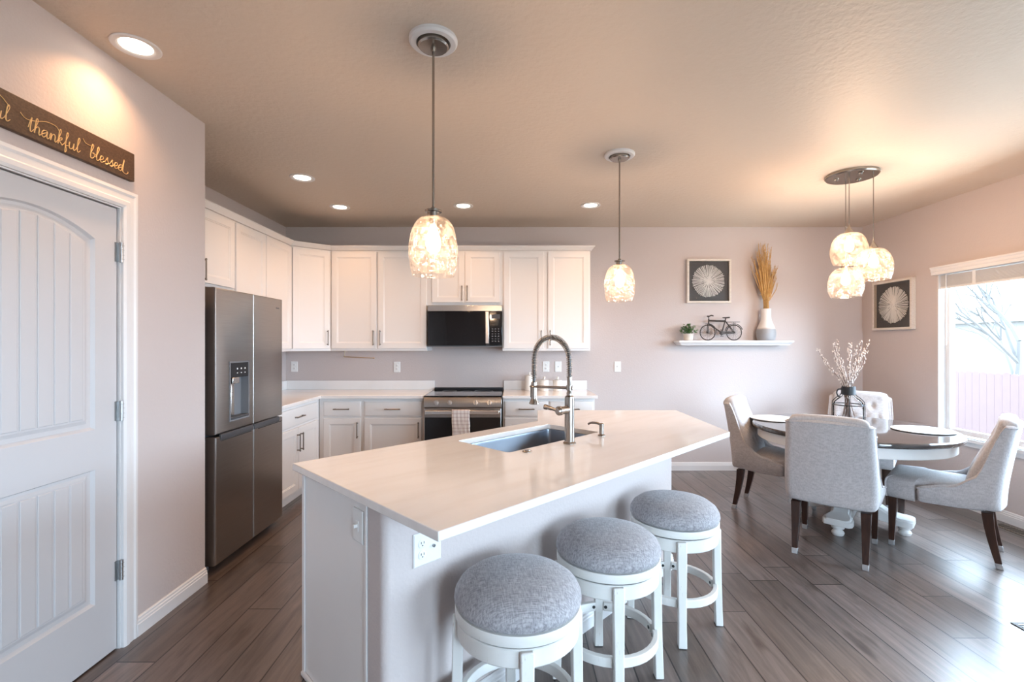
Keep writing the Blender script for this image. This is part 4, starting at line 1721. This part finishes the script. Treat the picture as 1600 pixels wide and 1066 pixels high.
# potted plant
t = thing('potted_plant', 'tiny green potted plant at the left end of the white shelf', 'plant', (1.945, YB - .10, ZS))
MB().lathe([(0, 0), (.040, 0), (.047, .008), (.055, .070), (.059, .076), (.050, .076), (.048, .066), (0, .066)], 24).build('pot', 'pot', t)
b = MB()
rnd = random.Random(3)
for k in range(190):
    a = rnd.uniform(0, 2 * pi)
    rr = rnd.uniform(.005, .082)
    zz = .078 + rnd.uniform(0, .105) * (1 - (rr / .11) ** 2)
    c0 = Vector((rr * cos(a), rr * sin(a) * .8, zz))
    dr = Vector((cos(a), sin(a), rnd.uniform(-.3, .7))).normalized()
    sd = dr.cross(Vector((0, 0, 1))).normalized()
    up_ = sd.cross(dr)
    l_, w_ = rnd.uniform(.024, .038), rnd.uniform(.009, .014)
    pts3 = [c0, c0 + dr * l_ * .5 + sd * w_ + up_ * .003, c0 + dr * l_, c0 + dr * l_ * .5 - sd * w_ + up_ * .003]
    v0 = [b.bm.verts.new(p) for p in pts3]
    mid = b.bm.verts.new(c0 + dr * l_ * .5 - up_ * .002)
    for i in range(4):
        b.bm.faces.new((v0[i], v0[(i + 1) % 4], mid))
b.build('foliage', 'leaf', t, angle=180)
b = MB()
for k in range(14):
    a = rnd.uniform(0, 2 * pi)
    rr = rnd.uniform(.02, .07)
    b.tube([(0.01 * cos(a), .01 * sin(a), .066), (rr * .5 * cos(a), rr * .4 * sin(a), .10), (rr * cos(a), rr * .8 * sin(a), .13)], .0016, 5)
b.build('stem', 'leaf', t)

# model bicycle (local x to the right, front wheel at left)
t = thing('model_bicycle', 'dark metal ornamental bicycle standing on the white shelf', 'bicycle', (2.308, YB - .095, ZS))
RWH = .089
wx = (-.146, .146)


def ringp(cx, r_, n=36):
    return [(cx + r_ * cos(2 * pi * k / n), 0, RWH + r_ * sin(2 * pi * k / n)) for k in range(n)]


for cx in wx:
    b = MB().tube(ringp(cx, RWH - .0058), .0058, 8, closed=True)
    wheel = b.build('wheel', 'bike', t)
    b = MB()
    for k in range(24):
        a = 2 * pi * k / 24
        b.tube([(cx, .004 * (-1) ** k, RWH), (cx + (RWH - .007) * cos(a), 0, RWH + (RWH - .007) * sin(a))], .0010, 4)
    b.build('spokes', 'bike', wheel)
    b = MB().cyl((cx, -.014, RWH), (cx, .014, RWH), .009, 12)
    b.build('hub', 'bike', wheel)
b = MB()
P = {'hub_f': (-.146, 0, .089), 'head_b': (-.136, 0, .190), 'head_t': (-.134, 0, .240), 'bb': (.010, 0, .085), 'seat_b': (.052, 0, .215), 'seat_t': (.055, 0, .245), 'hub_r': (.146, 0, .089)}
for a, c, rr in (('head_b', 'head_t', .0075), ('head_b', 'bb', .0072), ('bb', 'seat_t', .0066)):
    b.tube([P[a], P[c]], rr, 8)
b.tube([(-.134, 0, .222), (.054, 0, .215)], .0105, 8)
for s in (-.016, .016):
    b.tube([(-.146, s, .089), (-.140, s, .180), P['head_b']], .0046, 6)
    b.tube([(.146, s, .089), (.010, s * .4, .085)], .0042, 6)
    b.tube([(.146, s, .089), (.054, s * .4, .212)], .0042, 6)
b.build('frame', 'bike', t)
b = MB()
b.tube([(-.134, 0, .238), (-.133, 0, .262)], .0045, 8)
b.tube(catmull([(-.105, -.055, .270), (-.125, -.050, .276), (-.138, -.025, .268), (-.136, 0, .262), (-.138, .025, .268), (-.125, .050, .276), (-.105, .055, .270)], 5), .0062, 8)
b.build('handlebar', 'bike', t)
b = MB()
b.loft([[(.018, -.006, .250), (.018, .006, .250), (.018, .006, .258), (.018, -.006, .258)],
        [(.050, -.012, .246), (.050, .012, .246), (.050, .012, .260), (.050, -.012, .260)],
        [(.085, -.024, .248), (.085, .024, .248), (.085, .024, .262), (.085, -.024, .262)],
        [(.094, -.020, .252), (.094, .020, .252), (.094, .020, .260), (.094, -.020, .260)]])
b.build('saddle', 'bike', t, bevel=.003)
b = MB()
b.box(.060, .205, -.020, .020, .203, .209)
for s in (-.016, .016):
    b.tube([(.146, s, .092), (.150, s, .204)], .0022, 6)
b.build('rear_rack', 'bike', t)
b = MB()
b.tube([(-.146 + .098 * cos(a), 0, RWH + .098 * sin(a)) for a in [radians(d_) for d_ in range(-5, 110, 10)]], .0040, 6, flat=2.2)
b.tube([(.146 + .098 * cos(a), 0, RWH + .098 * sin(a)) for a in [radians(d_) for d_ in range(20, 180, 10)]], .0040, 6, flat=2.2)
b.build('mudguard', 'bike', t)
b = MB()
b.cyl((.010, -.006, .085), (.010, .006, .085), .024, 18)
b.loft([[(x_, y_, z_) for x_, z_ in ((.0, .066), (.146, .078), (.146, .100), (.0, .106))] for y_ in (-.010, -.005)])
b.tube([(.010, -.020, .085), (-.002, -.020, .052)], .003, 6)
b.tube([(.010, .020, .085), (.022, .020, .118)], .003, 6)
b.box(-.014, .012, -.040, -.018, .046, .052)
b.box(.010, .036, .018, .040, .116, .122)
b.build('pedal_crank', 'bike', t)

# vase with dried grass
t = thing('ceramic_vase', 'white vase with grey glazed base at the right of the shelf', 'vase', (2.808, YB - .098, ZS))
vp = [(0, 0), (.078, 0), (.088, .010), (.098, .055), (.099, .090), (.090, .135), (.070, .185), (.054, .230), (.049, .280), (.050, .340), (.052, .352)]
vpp = [(p.x, p.z) for p in catmull([(r_, 0, z) for r_, z in vp[1:]], 4)]
vpp = [(0, 0)] + vpp + [(.046, .350), (.043, .300), (.040, .240), (0, .238)]
MB().lathe(vpp, 40).build('body', 'vase', t, angle=50)
b = MB()
rnd = random.Random(12)
for k in range(135):
    a = rnd.uniform(0, 2 * pi)
    r0 = rnd.uniform(0, .026)
    hgt = rnd.choice((rnd.uniform(.62, .85), rnd.uniform(.75, 1.08)))
    lean = rnd.gauss(-.004, .034) + (hgt - .8) * -.10
    ly = rnd.uniform(-.03, .035)
    curl = rnd.uniform(-.02, .02)
    p0 = Vector((r0 * cos(a), r0 * sin(a), .245))
    pth = [p0, Vector((p0.x * 1.1 + lean * .12, p0.y + ly * .2, .40)), Vector((lean * .6 + curl, ly * .6, .245 + (hgt - .245) * .55)),
           Vector((lean * 1.25 + curl, ly, .245 + (hgt - .245) * .85)), Vector((lean * 1.5 + curl * 2.5, ly * 1.1, hgt))]
    pth = catmull(pth, 4)
    n_ = len(pth)
    rad = [.0018 if i < n_ * .45 else .0042 * (1 - (i / n_ - .45) / .62) + .0005 for i in range(n_)]
    b.tube(pth, rad, 4)
    for q in range(int(n_ * .45), n_ - 1):          # seed wisps
        for _ in range(2):
            a2 = rnd.uniform(0, 6.28)
            tip = pth[q] + Vector((cos(a2) * .014, sin(a2) * .010, rnd.uniform(.02, .045)))
            b.tube([pth[q], tip], [.0014, .0003], 3)
for (dx_, z_) in ((.110, .72), (.085, .78)):
    b.tube(catmull([(0, 0, .25), (.03, 0, .45), (.07, 0, z_ - .04), (dx_ + .01, 0, z_)], 5), .0014, 4)
b.tube(catmull([(0, 0, .25), (-.015, 0, .42), (-.045, 0, .50), (-.075, 0, .505)], 5), .0032, 5)
o = b.build('dried_grass', 'grass', angle=180)
o.location = (2.808, YB - .098, ZS)
tag(o, 'tall bunch of golden dried grass standing in the white vase', 'dried grass', None, 'stuff')

# ------------------------------------------------------------------ pictures


def picture(loc, rz, size, label):
    t = thing('framed_art', label, 'picture', loc, rz, 'starburst pictures')
    h_, w_ = size / 2, .024
    b = MB()
    for (x0, x1, z0, z1) in ((-h_, h_, h_ - w_, h_), (-h_, h_, -h_, -h_ + w_), (-h_, -h_ + w_, -h_ + w_, h_ - w_), (h_ - w_, h_, -h_ + w_, h_ - w_)):
        b.box(x0, x1, -.045, -.001, z0, z1)
    b.build('frame', 'frame_white', t, bevel=.002)
    MB().box(-h_ + w_, h_ - w_, -.012, -.002, -h_ + w_, h_ - w_).build('backing', 'art_dark', t)
    b = MB()
    rn = random.Random(int(size * 1000))
    R0 = h_ * .755
    for k in range(76):
        a = 2 * pi * k / 76 + rn.uniform(-.018, .018)
        r0 = (.02, .06, .035, .075)[k % 4] * (size / .5)
        r1 = R0 * rn.uniform(.93, 1.0)
        d2 = Vector((cos(a), 0, sin(a)))
        nn_ = Vector((-sin(a), 0, cos(a)))
        wd = .0031
        y0 = -.0125 - rn.uniform(0, .0015)
        b.loft([[d2 * r0 - nn_ * wd * .5 + Vector((0, y0, 0)), d2 * r0 + nn_ * wd * .5 + Vector((0, y0, 0)), d2 * r0 + nn_ * wd * .5 + Vector((0, y0 - .005, 0)), d2 * r0 - nn_ * wd * .5 + Vector((0, y0 - .005, 0))],
                [d2 * r1 - nn_ * wd + Vector((0, y0 - .004, 0)), d2 * r1 + nn_ * wd + Vector((0, y0 - .004, 0)), d2 * r1 + nn_ * wd + Vector((0, y0 - .009, 0)), d2 * r1 - nn_ * wd + Vector((0, y0 - .009, 0))]])
    for k in range(60):
        a = rn.uniform(0, 2 * pi)
        r1 = rn.uniform(.04, .10) * (size / .5)
        d2 = Vector((cos(a), 0, sin(a)))
        b.tube([Vector((0, -.015, 0)), d2 * r1 + Vector((0, -.020, 0))], .0022, 4)
    b.build('starburst', 'art_white', t)
    MB().box(-h_ + w_, h_ - w_, -.041, -.039, -h_ + w_, h_ - w_).build('glass', 'pic_glass', t)
    return t


picture((2.202, YB, 2.132), 0, .495, 'square framed white starburst on the back wall above the shelf')
picture((XR, 4.905, 1.828), -pi / 2, .512, 'square framed white starburst on the side wall left of the window')

# ------------------------------------------------------------------ wooden sign with script
GL = {
    'a': ([(.75, .85), (.45, 1), (.1, .7), (.05, .25), (.3, 0), (.6, .25), (.76, .9), (.75, .3), (.9, 0), (1.15, .3)], 1.08),
    't': ([(.15, .4), (.45, 1.9), (.40, .3), (.6, 0), (.85, .35)], .80),
    'h': ([(.15, .5), (.5, 1.7), (.36, 2.05), (.22, 1.6), (.20, 0), (.3, .7), (.58, 1), (.75, .7), (.75, .2), (.9, 0), (1.12, .3)], 1.08),
    'n': ([(.05, .6), (.2, .95), (.22, 0), (.35, .7), (.6, 1), (.78, .7), (.78, .2), (.95, 0), (1.12, .3)], 1.06),
    'k': ([(.15, .5), (.5, 1.75), (.36, 2.1), (.22, 1.6), (.20, 0), (.25, .6), (.6, 1), (.65, .7), (.32, .5), (.6, .2), (.78, 0), (1.02, .3)], 1.0),
    'f': ([(.1, .4), (.55, 1.75), (.42, 2.1), (.28, 1.6), (.28, -.5), (.40, -.75), (.52, -.3), (.34, .15), (.8, .35)], .72),
    'u': ([(.02, .6), (.1, .95), (.1, .25), (.35, 0), (.65, .3), (.75, .95), (.75, .2), (.92, 0), (1.15, .3)], 1.1),
    'l': ([(.1, .4), (.5, 1.7), (.38, 2.1), (.22, 1.6), (.24, .3), (.45, 0), (.75, .35)], .70),
    'b': ([(.1, .4), (.5, 1.75), (.36, 2.1), (.20, 1.6), (.18, .2), (.45, 0), (.75, .35), (.65, .85), (.42, .75), (.95, .75)], .88),
    'e': ([(.1, .35), (.55, .6), (.48, .98), (.2, .9), (.1, .4), (.35, 0), (.8, .35)], .76),
    's': ([(.1, .3), (.45, 1.12), (.45, .75), (.66, .35), (.42, 0), (.15, .12), (.45, .15), (.85, .35)], .80),
    'd': ([(.72, .8), (.45, 1), (.1, .7), (.05, .25), (.3, 0), (.6, .25), (.85, 2.0), (.78, .4), (.92, 0), (1.4, -.15), (1.75, .1), (1.72, .35)], 1.8),
    'g': ([(.75, .85), (.45, 1), (.1, .7), (.05, .25), (.3, 0), (.6, .25), (.76, .9), (.72, -.4), (.45, -.8), (.3, -.5), (1.1, .3)], 1.08),
    'r': ([(.1, .35), (.3, 1.1), (.42, .9), (.66, .92), (.60, .3), (.75, 0), (1.0, .3)], .94),
}
SY0, SY1 = 1.020, 2.283
t = thing('wooden_sign', 'dark wooden sign with gold script above the pantry door', 'sign', (XD + .001, SY0, 2.272), pi / 2)
SW = SY1 - SY0
MB().box(0, SW, -.022, 0, -.066, .068).build('board', 'sign_wood', t, bevel=.003)


def write(word, x, z, sx_, sz_, slope=0.0):
    pts_ = []
    cx = 0
    for chh in word:
        g_, adv = GL[chh]
        pts_ += [(x + (cx + px + py * .12) * sx_, -.0225, z + py * sz_ + (cx + px) * sx_ * slope) for px, py in g_]
        cx += adv
    c_ = catmull(pts_, 5)
    n_ = len(c_)
    # heavier on the down strokes
    rad = []
    for i in range(n_):
        d_ = c_[min(n_ - 1, i + 1)] - c_[max(0, i - 1)]
        rad.append(.0023 if d_.z < -abs(d_.x) * .6 else .0015)
    MB().tube(c_, rad, 6).build('lettering', 'sign_gold', t, angle=60)


write('grateful', 1.500 - SY0, -.042, .0298, .0290)
write('thankful', 1.774 - SY0, -.042, .0290, .0290)
write('blessed', 2.036 - SY0, -.041, .0318, .0290)
for pts_ in ([(1.752, .012), (1.772, -.002), (1.805, .004), (1.850, .022), (1.890, .022), (1.904, .004)],     # cross stroke of thankful
             [(2.008, .026), (2.020, .012), (2.044, .010)],
             [(1.600, .030), (1.670, .044), (1.716, .012)]):
    MB().tube(catmull([(y_ - SY0, -.0225, z_) for y_, z_ in pts_], 5), .0013, 6).build('flourish', 'sign_gold', t, angle=60)

# ------------------------------------------------------------------ floor registers
t = thing('floor_register', 'dark floor vent cut by the right edge of the photo', 'vent', (2.60, 2.275, .0005))
MB().box(-.055, .055, -.155, .155, 0, .004).build('plate', 'vent', t, bevel=.001)
b = MB()
for k in range(14):
    y = -.14 + k * .0205
    b.box(-.040, .040, y, y + .008, .0042, .006)
b.build('louvers', 'mid_gray', t)
t = thing('floor_register', 'tan floor vent beside the baseboard under the window', 'vent', (3.84, 3.62, .0005))
MB().box(-.055, .055, -.155, .155, 0, .004).build('plate', 'vent_lt', t, bevel=.001)
b = MB()
for k in range(14):
    y = -.14 + k * .0205
    b.box(-.040, .040, y, y + .008, .0042, .006)
b.build('louvers', 'vent', t)

# ------------------------------------------------------------------ outside the window
GZ = -.55
tag(MB().box(-30, 45, -40, 45, GZ - .1, GZ).build('ground', 'snow'), kind='structure')
t = thing('garden_fence', 'brown wooden picket fence outside the dining window', 'fence', (9.0, 0, GZ + .001))
b = MB()
rnd = random.Random(2)
y = -8.0
while y < 22:
    h_ = 1.44 + rnd.uniform(-.012, .012)
    b.loft([[(x_, y, 0), (x_, y + .140, 0), (x_, y + .140, h_ - .03), (x_, y + .10, h_), (x_, y + .035, h_), (x_, y, h_ - .03)] for x_ in (0, .018)])
    y += .143
b.build('pickets', 'fence', t)
b = MB()
for z in (.3, 1.1):
    b.box(.02, .06, -8, 22, z, z + .09)
b.build('rails', 'fence', t)
# neighbour's pale outbuilding
t = thing('garden_shed', 'pale outbuilding rising behind the wooden fence', 'building', (19.0, 18.0, GZ + .001))
MB().box(-1.6, 2.0, -1.6, 3.0, 0, 2.75).build('wall', 'house', t)
b = MB()
b.loft([[(-1.9, y_, 2.751), (2.3, y_, 2.751), (.2, y_, 3.5)] for y_ in (-1.9, 3.3)])
b.build('roof', 'house_roof', t)
# bare tree


def tree(label, loc, h0, seed):
    rn = random.Random(seed)
    t = thing('tree', label, 'tree', loc)
    tr, br = MB(), MB()

    def grow(p, d_, ln, r_, lev):
        pts_ = [p]
        for k in range(4):
            d_ = (d_ + Vector((rn.uniform(-.18, .18), rn.uniform(-.18, .18), rn.uniform(-.05, .12)))).normalized()
            pts_.append(pts_[-1] + d_ * ln / 4)
        (tr if lev == 0 else br).tube(pts_, [r_ * (1 - .13 * i) for i in range(5)], 6 if lev < 2 else 4)
        if lev < 5:
            for k in range(4 if lev < 2 else 3 if lev < 4 else 2):
                a = rn.uniform(0, 6.28)
                sp_ = rn.uniform(.45, .95)
                nd = (d_ + Vector((cos(a) * sp_, sin(a) * sp_, rn.uniform(-.25, .35)))).normalized()
                grow(pts_[rn.choice((2, 3, 4))], nd, ln * rn.uniform(.6, .8), r_ * .52, lev + 1)

    grow(Vector((0, 0, 0)), Vector((0, 0, 1)), h0, .10, 0)
    tr.build('trunk', 'bark', t)
    br.build('branch', 'bark', t)


tree('bare pale tree seen through the window above the fence', (11.8, 11.2, GZ + .001), 2.1, 4)
tree('bare tree farther off, beyond the outbuilding', (27.0, 19.0, GZ + .001), 3.2, 9)
